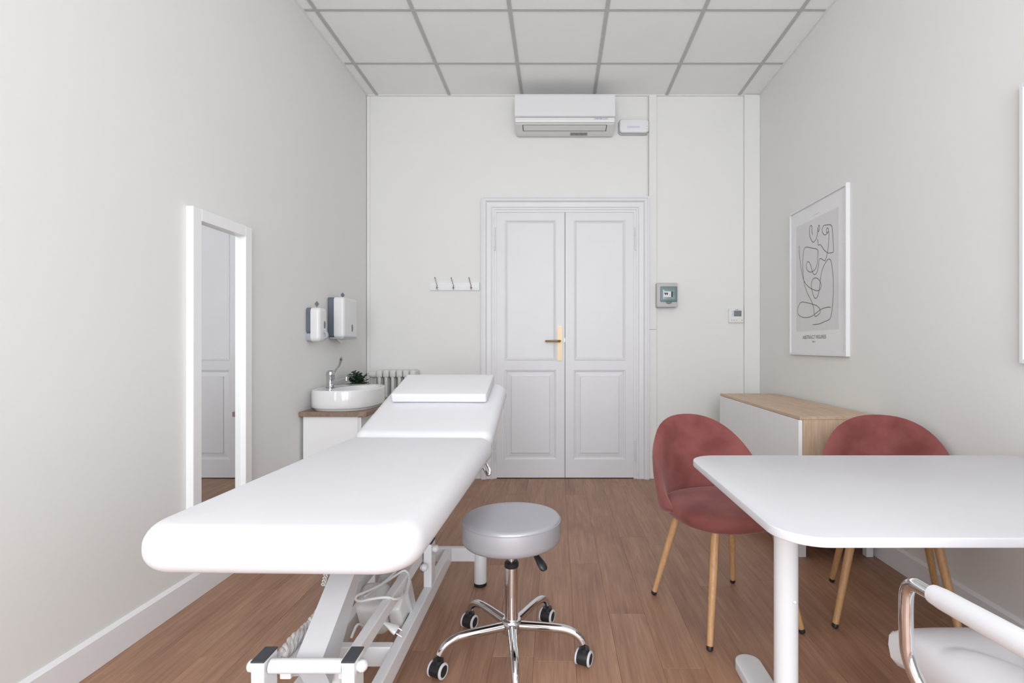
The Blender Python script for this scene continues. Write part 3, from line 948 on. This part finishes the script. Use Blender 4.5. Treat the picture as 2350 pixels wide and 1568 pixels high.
# ================================================================== WASHBASIN CORNER
VX0, VX1, VY0, VY1 = XL + 0.016, -1.165, 3.13, 4.02
vc = thing('vanity_cabinet', 'white vanity cabinet under the washbasin', 'cabinet', ((VX0 - 1.206) / 2, (VY0 + VY1) / 2, 0))
vxc, vyc = (VX0 - 1.206) / 2, (VY0 + VY1) / 2
def vbx(name, m, x0, x1, y0, y1, z0, z1, bev=0.001, parent=vc):
    return obj(name, box(B(), x0 - vxc, x1 - vxc, y0 - vyc, y1 - vyc, z0, z1, bev, 1), m, parent, smooth=False)
vbx('body', 'cabwhite', VX0, -1.226, VY0 + 0.025, VY1 - 0.008, 0.0, 0.668)
vd = vbx('door', 'plastic', -1.2255, -1.206, VY0 + 0.027, 3.57, 0.06, 0.662)
vbx('knob', 'chrome', -1.2055, -1.19, 3.53, 3.545, 0.52, 0.56, 0.002, vd)
vd = vbx('door', 'plastic', -1.2255, -1.206, 3.574, VY1 - 0.01, 0.06, 0.662)
vbx('knob', 'chrome', -1.2055, -1.19, 3.60, 3.615, 0.52, 0.56, 0.002, vd)
ct = obj('countertop', box(B(), XL + 0.001, VX1, VY0, VY1, 0.668, 0.698, 0.002, 1), 'counter', smooth=False)
tag(ct, 'grey-brown wooden worktop under the washbasin', 'countertop')
# vessel basin
bs_c = (-1.374, 3.405)
basin = thing('washbasin', 'white oval ceramic vessel washbasin on the wooden worktop', 'washbasin', (bs_c[0], bs_c[1], 0.698))
b = B()
def oval2(ax, ay, z, e=2.6, n=56, oy=0.0, oxx=0.0):
    out = []
    for k in range(n):
        a = 2 * PI * k / n
        ca, sa = math.cos(a), math.sin(a)
        p = 2 / e
        out.append(Vector((ax * math.copysign(abs(ca) ** p, ca) + oxx, ay * math.copysign(abs(sa) ** p, sa) + oy, z)))
    return out
prof = [(0.185, 0.255, 0.001), (0.188, 0.260, 0.010), (0.189, 0.261, 0.012), (0.196, 0.272, 0.014), (0.200, 0.278, 0.022), (0.200, 0.280, 0.05), (0.200, 0.280, 0.118), (0.198, 0.278, 0.126), (0.194, 0.274, 0.129), (0.189, 0.268, 0.128)]
rings = [oval2(a, c, z) for a, c, z in prof]
rings += [oval2(0.130, 0.232, 0.124, oxx=0.045), oval2(0.124, 0.224, 0.110, oxx=0.045), oval2(0.118, 0.214, 0.06, oxx=0.045), oval2(0.095, 0.175, 0.030, oxx=0.045), oval2(0.02, 0.02, 0.024, oxx=0.045)]
loft(b, rings)
obj('bowl', b, 'ceramic', basin, angle=50)
b = B(); lathe(b, [(0.0, 0.0245), (0.02, 0.0245), (0.02, 0.027), (0.0, 0.0285)], (0.045, 0, 0), 18)
obj('drain', b, 'chrome', basin)
# medical mixer tap
tap = thing('basin_tap', 'chrome basin mixer tap with a long lever on the washbasin rim', 'tap', (-1.503, 3.40, 0.8255))
b = B()
lathe(b, [(0.030, 0.0), (0.030, 0.006), (0.0255, 0.010), (0.0245, 0.05), (0.026, 0.07), (0.028, 0.082)], seg=28)
tube(b, spline([(0.015, -0.004, 0.03), (0.05, -0.015, 0.040), (0.085, -0.022, 0.056), (0.118, -0.028, 0.064)], 5), [0.02, 0.0185, 0.017, 0.016, 0.015, 0.0145, 0.014, 0.0135, 0.013, 0.0125, 0.0125, 0.012, 0.012, 0.0115, 0.0115, 0.0115], 16)
cyl(b, (0.118, -0.028, 0.072), (0.118, -0.028, 0.048), 0.0125, seg=16)
obj('tap_body', b, 'steel', tap)
b = B()
lathe(b, [(0.0275, 0.083), (0.028, 0.09), (0.025, 0.104), (0.016, 0.112), (0.001, 0.114)], seg=28)
tube(b, spline([(0.018, 0.0, 0.085), (0.038, -0.004, 0.118), (0.062, -0.008, 0.150), (0.072, -0.01, 0.178), (0.078, -0.01, 0.205)], 5), [0.0085] * 11 + [0.009, 0.010, 0.011, 0.0125, 0.014, 0.015, 0.0155, 0.0155, 0.0145, 0.010], 10, flat=0.6)
obj('tap_lever', b, 'steel', tap)
# plant
pl = thing('potted_plant', 'small bushy green boxwood plant behind the washbasin', 'plant', (-1.472, 3.775, 0.698))
b = B()
lathe(b, [(0.040, 0.0), (0.052, 0.085), (0.054, 0.088), (0.050, 0.09), (0.048, 0.082)], seg=28)
obj('pot', b, 'pot', pl)
b = B(); lathe(b, [(0.0, 0.075), (0.046, 0.075), (0.046, 0.080), (0.0, 0.084)], seg=20)
obj('soil', b, 'soil', pl)
b = B()
tips = []
for k in range(64):
    th = rnd.uniform(0, 2 * PI); el = rnd.uniform(0.12, 1.5)
    ln = rnd.uniform(0.075, 0.125)
    d = Vector((math.cos(th) * math.cos(el) * 1.05, math.sin(th) * math.cos(el), math.sin(el) * 1.1))
    p0 = Vector((0, 0, 0.08)); p1 = p0 + d * ln
    p1.z = max(p1.z, 0.10)
    p1.x = max(p1.x, -0.085)
    tips.append((p0, p1))
sb_ = B()
for p0, p1 in tips:
    mid = p0.lerp(p1, 0.5) + Vector((0, 0, 0.012))
    tube(sb_, spline([p0, mid, p1], 3), 0.0012, 4)
obj('stems', sb_, 'leaf', pl)['kind'] = 'stuff'
for p0, p1 in tips:
    mid = p0.lerp(p1, 0.5) + Vector((0, 0, 0.012))
    sp = spline([p0, mid, p1], 6)
    for i, p in enumerate(sp[4:]):
        for q in range(3):
            th = rnd.uniform(0, 2 * PI)
            dirv = Vector((math.cos(th), math.sin(th), rnd.uniform(-0.2, 0.9))).normalized()
            sidev = dirv.cross(Vector((rnd.uniform(-1, 1), rnd.uniform(-1, 1), 1))).normalized()
            up = sidev.cross(dirv)
            ln = rnd.uniform(0.011, 0.019); wd = ln * 0.33
            v = [p, p + dirv * ln * 0.4 + sidev * wd + up * 0.001, p + dirv * ln + up * -0.002, p + dirv * ln * 0.4 - sidev * wd + up * 0.001, p + dirv * ln * 0.5 - up * 0.0015]
            vs = [b.verts.new(c) for c in v]
            for tri in ((0, 1, 4), (1, 2, 4), (2, 3, 4), (3, 0, 4)):
                b.faces.new([vs[t_] for t_ in tri])
me_fol = obj('foliage', b, 'leaf', pl, smooth=False)
me_fol['kind'] = 'stuff'

# ------------------------------------------------------------------ radiator
ra = thing('radiator', 'white cast-iron column radiator in the corner behind the treatment bed', 'radiator', (-1.27, 4.165, 0))
for i in range(6):
    xx = -0.155 + 0.0535 * i
    b = B()
    for yy in (-0.052, 0.0, 0.052):
        tube(b, [(xx, yy, 0.15), (xx, yy, 0.87)], 0.0145, 12)
    pad(b, xx - 0.024, xx + 0.024, -0.070, 0.070, 0.845, 0.908, 0.014, 0.02, 0.015, n=5, m=4)
    pad(b, xx - 0.024, xx + 0.024, -0.070, 0.070, 0.10, 0.165, 0.014, 0.015, 0.02, n=5, m=4)
    if i in (0, 5):
        for yy in (-0.05, 0.05):
            box(b, xx - 0.012, xx + 0.012, yy - 0.015, yy + 0.015, 0.0, 0.11, 0.003, 1)
    obj('section', b, 'rad', ra)
b = B()
cyl(b, (-0.17, 0, 0.868), (-0.196, 0, 0.868), 0.012, seg=14)
tube(b, [(-0.205, 0, 0.84), (-0.205, 0, 0.885)], 0.011, 14)
vv = obj('valve', b, 'brassd', ra)
b = B()
tube(b, [(-0.188, -0.005, 0.866), (-0.194, -0.005, 0.866), (-0.246, -0.005, 0.868), (-0.254, -0.005, 0.868)], [0.019, 0.026, 0.024, 0.016], 14)
obj('valve_knob', b, 'plastic2', vv)
b = B(); tube(b, spline([(-0.205, 0, 0.86), (-0.205, 0.0, 0.5), (-0.205, 0, 0.0)], 4), 0.008, 10)
obj('pipe', b, 'rad', ra)

# ------------------------------------------------------------------ dispensers on the left wall
sd = thing('soap_dispenser', 'small white and smoke-grey wall soap dispenser left of the towel dispenser', 'soap dispenser', (XL, 3.275, 1.132))
def body_pad(name, m, x0, x1, y0, y1, z0, z1, rc, re, parent):
    """rounded box bulging off the left wall: outline in y/z, thickness in x"""
    b = B()
    mt_ = Matrix(((0, 0, 1, 0), (1, 0, 0, 0), (0, 1, 0, 0), (0, 0, 0, 1)))
    pad(b, y0, y1, z0, z1, x0, x1, rc, re, 0.001, n=6, m=5, mtx=mt_)
    return obj(name, b, m, parent, angle=50)
body_pad('back_tray', 'smoke', 0.0, 0.030, -0.052, 0.052, 0.05, 0.212, 0.02, 0.002, sd)
body_pad('level_window', 'silverp', 0.0, 0.030, -0.0515, 0.0515, 0.0, 0.052, 0.018, 0.002, sd)
body_pad('cover', 'plastic', 0.030, 0.088, -0.055, 0.055, -0.003, 0.214, 0.028, 0.022, sd)
b = B()
tube(b, spline([(0.080, 0.01, 0.062), (0.100, 0.01, 0.055), (0.104, 0.01, 0.030), (0.085, 0.01, 0.018)], 4), [0.010] * 13, 10)
obj('push_lever', b, 'silverp', sd)
b = B()
lathe(b, [(0.013, 0.0), (0.012, 0.003), (0.001, 0.003)], (0, 0, 0), 20, Matrix.Translation((0.0865, 0.015, 0.105)) @ Matrix.Rotation(PI / 2, 4, 'Y') @ Matrix.Diagonal((2.0, 1.0, 1, 1)))
obj('sight_glass', b, 'smoke', sd)
def key(parent, x, y, z):
    b = B()
    cyl(b, (x, y, z - 0.012), (x, y, z + 0.014), 0.004, seg=8)
    prism(b, [(x - 0.005, z + 0.010), (x + 0.005, z + 0.010), (x + 0.014, z + 0.024), (x, z + 0.042), (x - 0.014, z + 0.024)], y - 0.0025, y + 0.0025, 'Y')
    obj('key', b, 'smoke', parent, smooth=False)
key(sd, 0.045, 0.0, 0.214)
pd = thing('paper_towel_dispenser', 'white wall paper towel dispenser with smoke-grey sides above the tap', 'towel dispenser', (XL, 3.645, 1.150))
body_pad('back_tray', 'smoke', 0.0, 0.045, -0.118, 0.118, 0.012, 0.288, 0.02, 0.002, pd)
body_pad('cover', 'plastic', 0.045, 0.115, -0.122, 0.122, 0.008, 0.290, 0.024, 0.020, pd)
b = B()
pad(b, -0.118, 0.118, 0.0, 0.10, 0.0, 0.012, 0.01, 0.003, n=3, m=2, mtx=Matrix.Translation((0.012, 0, 0.0)) @ Matrix(((0, 1, 0, 0), (1, 0, 0, 0), (0, 0, 1, 0), (0, 0, 0, 1))))
obj('bottom_lip', b, 'silverp', pd)
b = B()
prism(b, [(-0.105, 0.0), (0.02, 0.0), (0.0, -0.018), (-0.04, -0.026), (-0.085, -0.012)], 0.06, 0.062, 'X')
obj('paper_towel', b, 'paper', pd, smooth=False)
b = B()
lathe(b, [(0.013, 0.0), (0.012, 0.003), (0.001, 0.003)], (0, 0, 0), 20, Matrix.Translation((0.1135, 0.02, 0.078)) @ Matrix.Rotation(PI / 2, 4, 'Y') @ Matrix.Diagonal((2.2, 1.0, 1, 1)))
obj('sight_glass', b, 'smoke', pd)
key(pd, 0.055, 0.0, 0.290)

# ------------------------------------------------------------------ mirror
mi = thing('wall_mirror', 'tall narrow wall mirror in a plain white frame', 'mirror', (XL, 2.39, 0.20))
b = B()
fw, fd = 0.052, 0.032
y0, y1, z1 = -0.21, 0.21, 1.50
for q in ((y0, y0 + fw, 0, z1), (y1 - fw, y1, 0, z1)):
    bb = box(B(), 0.0, fd, q[0], q[1], q[2], q[3], 0.0015, 1)
    obj('frame_stile', bb, 'cabwhite', mi, smooth=False)
for q in ((y0 + fw, y1 - fw, 0, fw), (y0 + fw, y1 - fw, z1 - fw, z1)):
    bb = box(B(), 0.0, fd, q[0], q[1], q[2], q[3], 0.0015, 1)
    obj('frame_rail', bb, 'cabwhite', mi, smooth=False)
obj('mirror_glass', box(b, 0.001, 0.005, y0 + fw, y1 - fw, fw, z1 - fw), 'mirror', mi, smooth=False)

# ------------------------------------------------------------------ framed prints on the right wall
def framed(label, yc, art):
    f = thing('framed_print', label, 'picture', (XR, yc, 1.040))
    hw_, hh, wd = 0.36, 1.0, 0.016
    for q in ((-hw_, -hw_ + wd, 0, hh), (hw_ - wd, hw_, 0, hh)):
        obj('frame_stile', box(B(), -0.024, 0.0, q[0], q[1], q[2], q[3], 0.0015, 1), 'frame', f, smooth=False)
    for q in ((-hw_ + wd, hw_ - wd, 0, wd), (-hw_ + wd, hw_ - wd, hh - wd, hh)):
        obj('frame_rail', box(B(), -0.024, 0.0, q[0], q[1], q[2], q[3], 0.0015, 1), 'frame', f, smooth=False)
    pp = obj('print', box(B(), -0.014, -0.001, -hw_ + wd, hw_ - wd, wd, hh - wd), 'paper', f, smooth=False)
    obj('grey_field', box(B(), -0.0146, -0.0139, -0.268, 0.268, 0.16, 0.885), 'greyprint', pp, smooth=False)
    if art:
        for ln, wid in art:
            pts = spline([(0, y_ - yc, z_ - 1.040) for y_, z_ in ln], 5)
            b = B()
            pv = None
            for (p, n_, bi) in frames(pts):
                t_ = None
                k = pts.index(p) if p in pts else 0
                a_ = pts[max(k - 1, 0)]; c_ = pts[min(k + 1, len(pts) - 1)]
                d = (c_ - a_)
                if d.length < 1e-6: continue
                d.normalize()
                s = Vector((0, -d.z, d.y)) * wid
                cur = (b.verts.new((-0.0150, p.y + s.y, p.z + s.z)), b.verts.new((-0.0150, p.y - s.y, p.z - s.z)))
                if pv: b.faces.new((pv[0], pv[1], cur[1], cur[0]))
                pv = cur
            r = bmesh.ops.extrude_face_region(b, geom=list(b.faces))
            for v in [g for g in r['geom'] if isinstance(g, bmesh.types.BMVert)]: v.co.x += 0.0004
            obj('drawn_line', b, 'ink', pp, smooth=False)
        for txt, size, zz, m in (('ABSTRACT FIGURES', 0.034, 0.108, 'inkl'), ('No. 1', 0.018, 0.084, 'inkl'), ('— — — — —', 0.014, 0.905, 'inkl')):
            cu = bpy.data.curves.new('lettering', 'FONT')
            cu.body = txt; cu.size = size; cu.align_x = 'CENTER'; cu.extrude = 0.0003
            to = bpy.data.objects.new('lettering_src', cu)
            COL.objects.link(to)
            bpy.context.view_layer.update()
            me = bpy.data.meshes.new_from_object(to.evaluated_get(bpy.context.evaluated_depsgraph_get()))
            bpy.data.objects.remove(to)
            me.materials.clear(); me.materials.append(M[m])
            o = bpy.data.objects.new('lettering', me)
            COL.objects.link(o)
            o.parent = pp
            o.rotation_euler = Euler((PI / 2, 0, -PI / 2))
            o.location = (-0.0149, 0.025 if zz < 0.5 else 0.0, zz)
    obj('glazing', box(B(), -0.0185, -0.0170, -hw_ + wd, hw_ - wd, wd, hh - wd), 'pane', f, smooth=False)
    return f
art = [
 ([(3.335,1.825),(3.344,1.856),(3.343,1.88),(3.357,1.891),(3.372,1.879),(3.374,1.839),(3.357,1.803),(3.327,1.776),(3.297,1.783),(3.275,1.81),(3.263,1.854),(3.254,1.869),(3.245,1.856),(3.254,1.834),(3.266,1.831),(3.268,1.855)], 0.0028),
 ([(3.269,1.785),(3.264,1.76),(3.261,1.744),(3.236,1.742),(3.215,1.724),(3.187,1.698),(3.144,1.673),(3.102,1.667),(3.081,1.671),(3.084,1.709),(3.089,1.762),(3.097,1.816),(3.115,1.838),(3.158,1.848),(3.194,1.852),(3.213,1.835),(3.206,1.808),(3.179,1.791),(3.151,1.796),(3.138,1.814),(3.151,1.829),(3.164,1.819),(3.158,1.799),(3.139,1.803),(3.134,1.793),(3.137,1.735),(3.151,1.677),(3.172,1.637),(3.187,1.633),(3.212,1.645),(3.236,1.654),(3.254,1.642),(3.261,1.604),(3.277,1.575),(3.303,1.562),(3.324,1.57),(3.34,1.592),(3.356,1.627),(3.377,1.652),(3.4,1.661),(3.418,1.644),(3.413,1.615),(3.383,1.592),(3.344,1.585),(3.303,1.595),(3.278,1.622),(3.269,1.66),(3.268,1.713),(3.332,1.737),(3.43,1.762),(3.456,1.733),(3.468,1.669),(3.461,1.585),(3.444,1.517),(3.405,1.455),(3.348,1.394),(3.319,1.344),(3.306,1.294),(3.261,1.3),(3.236,1.318),(3.254,1.345),(3.316,1.369),(3.473,1.399),(3.52,1.383),(3.544,1.343),(3.52,1.312),(3.447,1.292),(3.356,1.294),(3.284,1.314),(3.224,1.333),(3.151,1.34),(3.114,1.336)], 0.0025),
 ([(3.519,1.79),(3.513,1.727),(3.49,1.631),(3.451,1.542),(3.38,1.489),(3.3,1.46),(3.251,1.455),(3.227,1.476),(3.236,1.507),(3.269,1.531),(3.308,1.54),(3.34,1.528),(3.351,1.498),(3.338,1.456),(3.319,1.423),(3.297,1.408),(3.272,1.418),(3.251,1.455),(3.236,1.515),(3.216,1.574),(3.179,1.614),(3.144,1.633),(3.115,1.625),(3.1,1.587),(3.086,1.511),(3.086,1.4),(3.1,1.313),(3.122,1.268),(3.179,1.254),(3.254,1.241),(3.332,1.24)], 0.0025)]
framed('white framed grey print of looping line-drawn figures above the sideboard', 3.292, art)
framed('white framed print hanging on the wall beside the desk', 1.475, None)

# ------------------------------------------------------------------ air conditioner
ac = thing('air_conditioner', 'white split air conditioner mounted above the double door', 'air conditioner', (0.064, YB, 2.826))
def L3(y, z): return (y - YB, z - 2.826)
b = B()
prism(b, [L3(4.255, 3.098), L3(4.075, 3.098), L3(4.062, 3.090), L3(4.062, 2.875), L3(4.075, 2.862), L3(4.19, 2.833), L3(4.225, 2.829), L3(4.255, 2.845)], -0.394, 0.394, 'X')
bmesh.ops.bevel(b, geom=[e for e in b.edges if abs(abs(e.verts[0].co.x) - 0.394) < 1e-4 and abs(abs(e.verts[1].co.x) - 0.394) < 1e-4 and e.verts[0].co.x * e.verts[1].co.x > 0], offset=0.006, segments=2, affect='EDGES')
acb = obj('body', b, 'plastic2', ac, smooth=False)
b = B()
prism(b, [L3(4.064, 3.099), L3(4.052, 3.094), L3(4.046, 3.080), L3(4.040, 2.955), L3(4.040, 2.918), L3(4.048, 2.912), L3(4.064, 2.912)], -0.396, 0.396, 'X')
obj('front_panel', b, 'plastic', ac, smooth=False)
b = B()
prism(b, [L3(4.063, 2.908), L3(4.046, 2.906), L3(4.044, 2.886), L3(4.050, 2.872), L3(4.063, 2.872)], -0.392, 0.392, 'X')
obj('lower_strip', b, 'plastic', ac, smooth=False)
def on_under(f, out=0.0):
    """point on the sloping underside, f = 0 at the front"""
    p = Vector((0, *L3(4.075, 2.862))).lerp(Vector((0, *L3(4.19, 2.833))), f)
    return p + Vector((0, -0.24, -0.97)) * out
def under_box(x0, x1, f0, f1, o0, o1):
    b = B()
    r = [[Vector((x, *on_under(f, o).yz)) for f, o in ((f0, o0), (f1, o0), (f1, o1), (f0, o1))] for x in (x0, x1)]
    return loft(b, r)
obj('air_outlet', under_box(-0.338, 0.335, 0.02, 0.66, -0.004, 0.0006), 'dark', ac, smooth=False)
obj('louver', under_box(-0.332, 0.329, 0.05, 0.56, 0.001, 0.006), 'plastic2', ac, smooth=False)
obj('rating_label', under_box(0.045, 0.185, 0.82, 1.12, 0.0005, 0.0012), 'label', ac, smooth=False)
b = B(); box(b, 0.225, 0.342, L3(4.0435, 0)[0], L3(4.0455, 0)[0], 2.8865 - 2.826, 2.9045 - 2.826)
obj('sticker', b, 'lilac', ac, smooth=False)
b = B()
for k, (u0, u1) in enumerate(((0.24, 0.246), (0.25, 0.262), (0.266, 0.272), (0.276, 0.292), (0.30, 0.332))):
    box(b, u0, u1, L3(4.0432, 0)[0], L3(4.0436, 0)[0], 2.893 - 2.826, 2.893 - 2.826 + (0.007 if k < 4 else 0.003))
obj('sticker_print', b, 'btn', ac, smooth=False)

# ------------------------------------------------------------------ emergency light
el = thing('emergency_light', 'white oblong emergency light beside the air conditioner', 'emergency light', (0.637, YB, 2.852))
def wall_pad(name, m, x0, x1, z0, z1, y0, y1, rc, re, parent, ang=50):
    """rounded box off the end wall: y0 back .. y1 front measured outwards"""
    b = B()
    mt_ = Matrix(((1, 0, 0, 0), (0, 0, -1, 0), (0, 1, 0, 0), (0, 0, 0, 1)))
    pad(b, x0, x1, z0, z1, y0, y1, rc, re, 0.0008, n=6, m=4, mtx=mt_)
    return obj(name, b, m, parent, angle=ang)
wall_pad('base', 'boxgrey', -0.128, 0.122, -0.004, 0.120, 0.0, 0.022, 0.028, 0.003, el)
wall_pad('rim', 'silverp', -0.126, 0.124, 0.002, 0.121, 0.022, 0.034, 0.03, 0.003, el)
wall_pad('cover', 'lens', -0.121, 0.119, 0.007, 0.117, 0.034, 0.048, 0.028, 0.010, el)
b = B()
box(b, -0.06, 0.045, -0.0488, -0.0480, 0.042, 0.058)
obj('legend_strip', b, 'lilac', el, smooth=False)
b = B()
for zz in (0.032, 0.055):
    cyl(b, (0.104, -0.046, zz), (0.104, -0.0485, zz), 0.003, seg=8)
obj('indicator', b, 'btn', el)

# ------------------------------------------------------------------ coat hooks
ck = thing('coat_rack', 'white wall rail with three chrome coat hooks left of the door', 'coat rack', (-0.848, YB, 1.561))
wall_pad('rail', 'trimw', -0.206, 0.206, 0.0, 0.066, 0.0, 0.016, 0.002, 0.002, ck)
for hxk in (-0.140, -0.005, 0.140):
    b = B()
    pad(b, -0.009, 0.009, 0.004, 0.042, 0.0, 0.006, 0.008, 0.003, 0.0005, n=5, m=3, mtx=Matrix.Translation((hxk, -0.016, 0.0)) @ Matrix(((1, 0, 0, 0), (0, 0, -1, 0), (0, 1, 0, 0), (0, 0, 0, 1))))
    tube(b, spline([(hxk, -0.020, 0.036), (hxk - 0.004, -0.030, 0.050), (hxk - 0.010, -0.045, 0.080), (hxk - 0.014, -0.058, 0.104)], 4), [0.006, 0.0055, 0.005, 0.0045, 0.0045, 0.0042, 0.004, 0.004, 0.004, 0.004, 0.0042, 0.0048, 0.0055], 10)
    tube(b, spline([(hxk, -0.020, 0.030), (hxk + 0.001, -0.034, 0.012), (hxk + 0.002, -0.046, 0.016), (hxk + 0.002, -0.050, 0.030)], 4), [0.007] * 9 + [0.0075, 0.008, 0.0085, 0.006], 10)
    obj('hook', b, 'chrome', ck)
b = B()
for sx in (-0.188, 0.188):
    cyl(b, (sx, -0.0155, 0.033), (sx, -0.0175, 0.033), 0.0032, seg=10)
obj('screw', b, 'chrome', ck)

# ------------------------------------------------------------------ breaker box and thermostat
eb = thing('breaker_box', 'grey wall breaker box with a teal see-through cover', 'breaker box', (0.902, YB, 1.418))
wall_pad('housing', 'boxgrey', -0.086, 0.084, 0.0, 0.198, 0.0, 0.075, 0.008, 0.005, eb)
wall_pad('cover_rim', 'teald', -0.058, 0.080, 0.042, 0.168, 0.075, 0.080, 0.006, 0.002, eb)
cv = wall_pad('cover', 'teal', -0.050, 0.072, 0.050, 0.160, 0.080, 0.087, 0.006, 0.003, eb)
b = B()
for q in ((-0.046, -0.040, 0.062, 0.145), (0.060, 0.066, 0.062, 0.145), (-0.046, 0.066, 0.145, 0.151), (-0.046, 0.066, 0.056, 0.062)):
    box(b, q[0], q[1], -0.0880, -0.0868, q[2], q[3])
obj('cover_rib', b, 'teald', cv, smooth=False)
b = B(); box(b, -0.032, 0.028, -0.0885, -0.0868, 0.082, 0.126)
br = obj('breaker', b, 'plastic', cv, smooth=False)
b = B()
box(b, 0.030, 0.042, -0.0885, -0.0868, 0.082, 0.126)
box(b, -0.028, 0.004, -0.0892, -0.0884, 0.108, 0.116)
for q in (-0.022, -0.008):
    box(b, q, q + 0.008, -0.0915, -0.0884, 0.098, 0.108)
cyl(b, (0.016, -0.0884, 0.098), (0.016, -0.0895, 0.098), 0.0028, seg=8)
obj('switch', b, 'black', br, smooth=False)
b = B()
lathe(b, [(0.019, 0.0), (0.019, 0.006), (0.013, 0.008), (0.012, 0.006), (0.001, 0.006)], (0, 0, 0), 20, Matrix.Translation((0.012, -0.075, 0.040)) @ Matrix.Rotation(PI / 2, 4, 'X') @ Matrix.Diagonal((1.25, 0.7, 1, 1)))
obj('latch', b, 'teald', cv)
th_ = thing('thermostat', 'small white wall thermostat with a grey display', 'thermostat', (1.485, YB, 1.293))
wall_pad('housing', 'plastic', -0.061, 0.061, 0.0, 0.117, 0.0, 0.022, 0.004, 0.003, th_)
b = B(); box(b, -0.020, 0.042, -0.0228, -0.0219, 0.052, 0.100)
obj('display', b, 'screen', th_, smooth=False)
b = B(); box(b, -0.038, -0.0205, -0.0227, -0.0219, 0.052, 0.100)
obj('display_edge', b, 'lilac', th_, smooth=False)
b = B()
for q in (-0.042, -0.020, 0.0, 0.044):
    box(b, q, q + 0.005, -0.0228, -0.0219, 0.016, 0.024)
box(b, -0.010, 0.018, -0.0226, -0.0219, 0.105, 0.109)
obj('button', b, 'btn', th_, smooth=False)
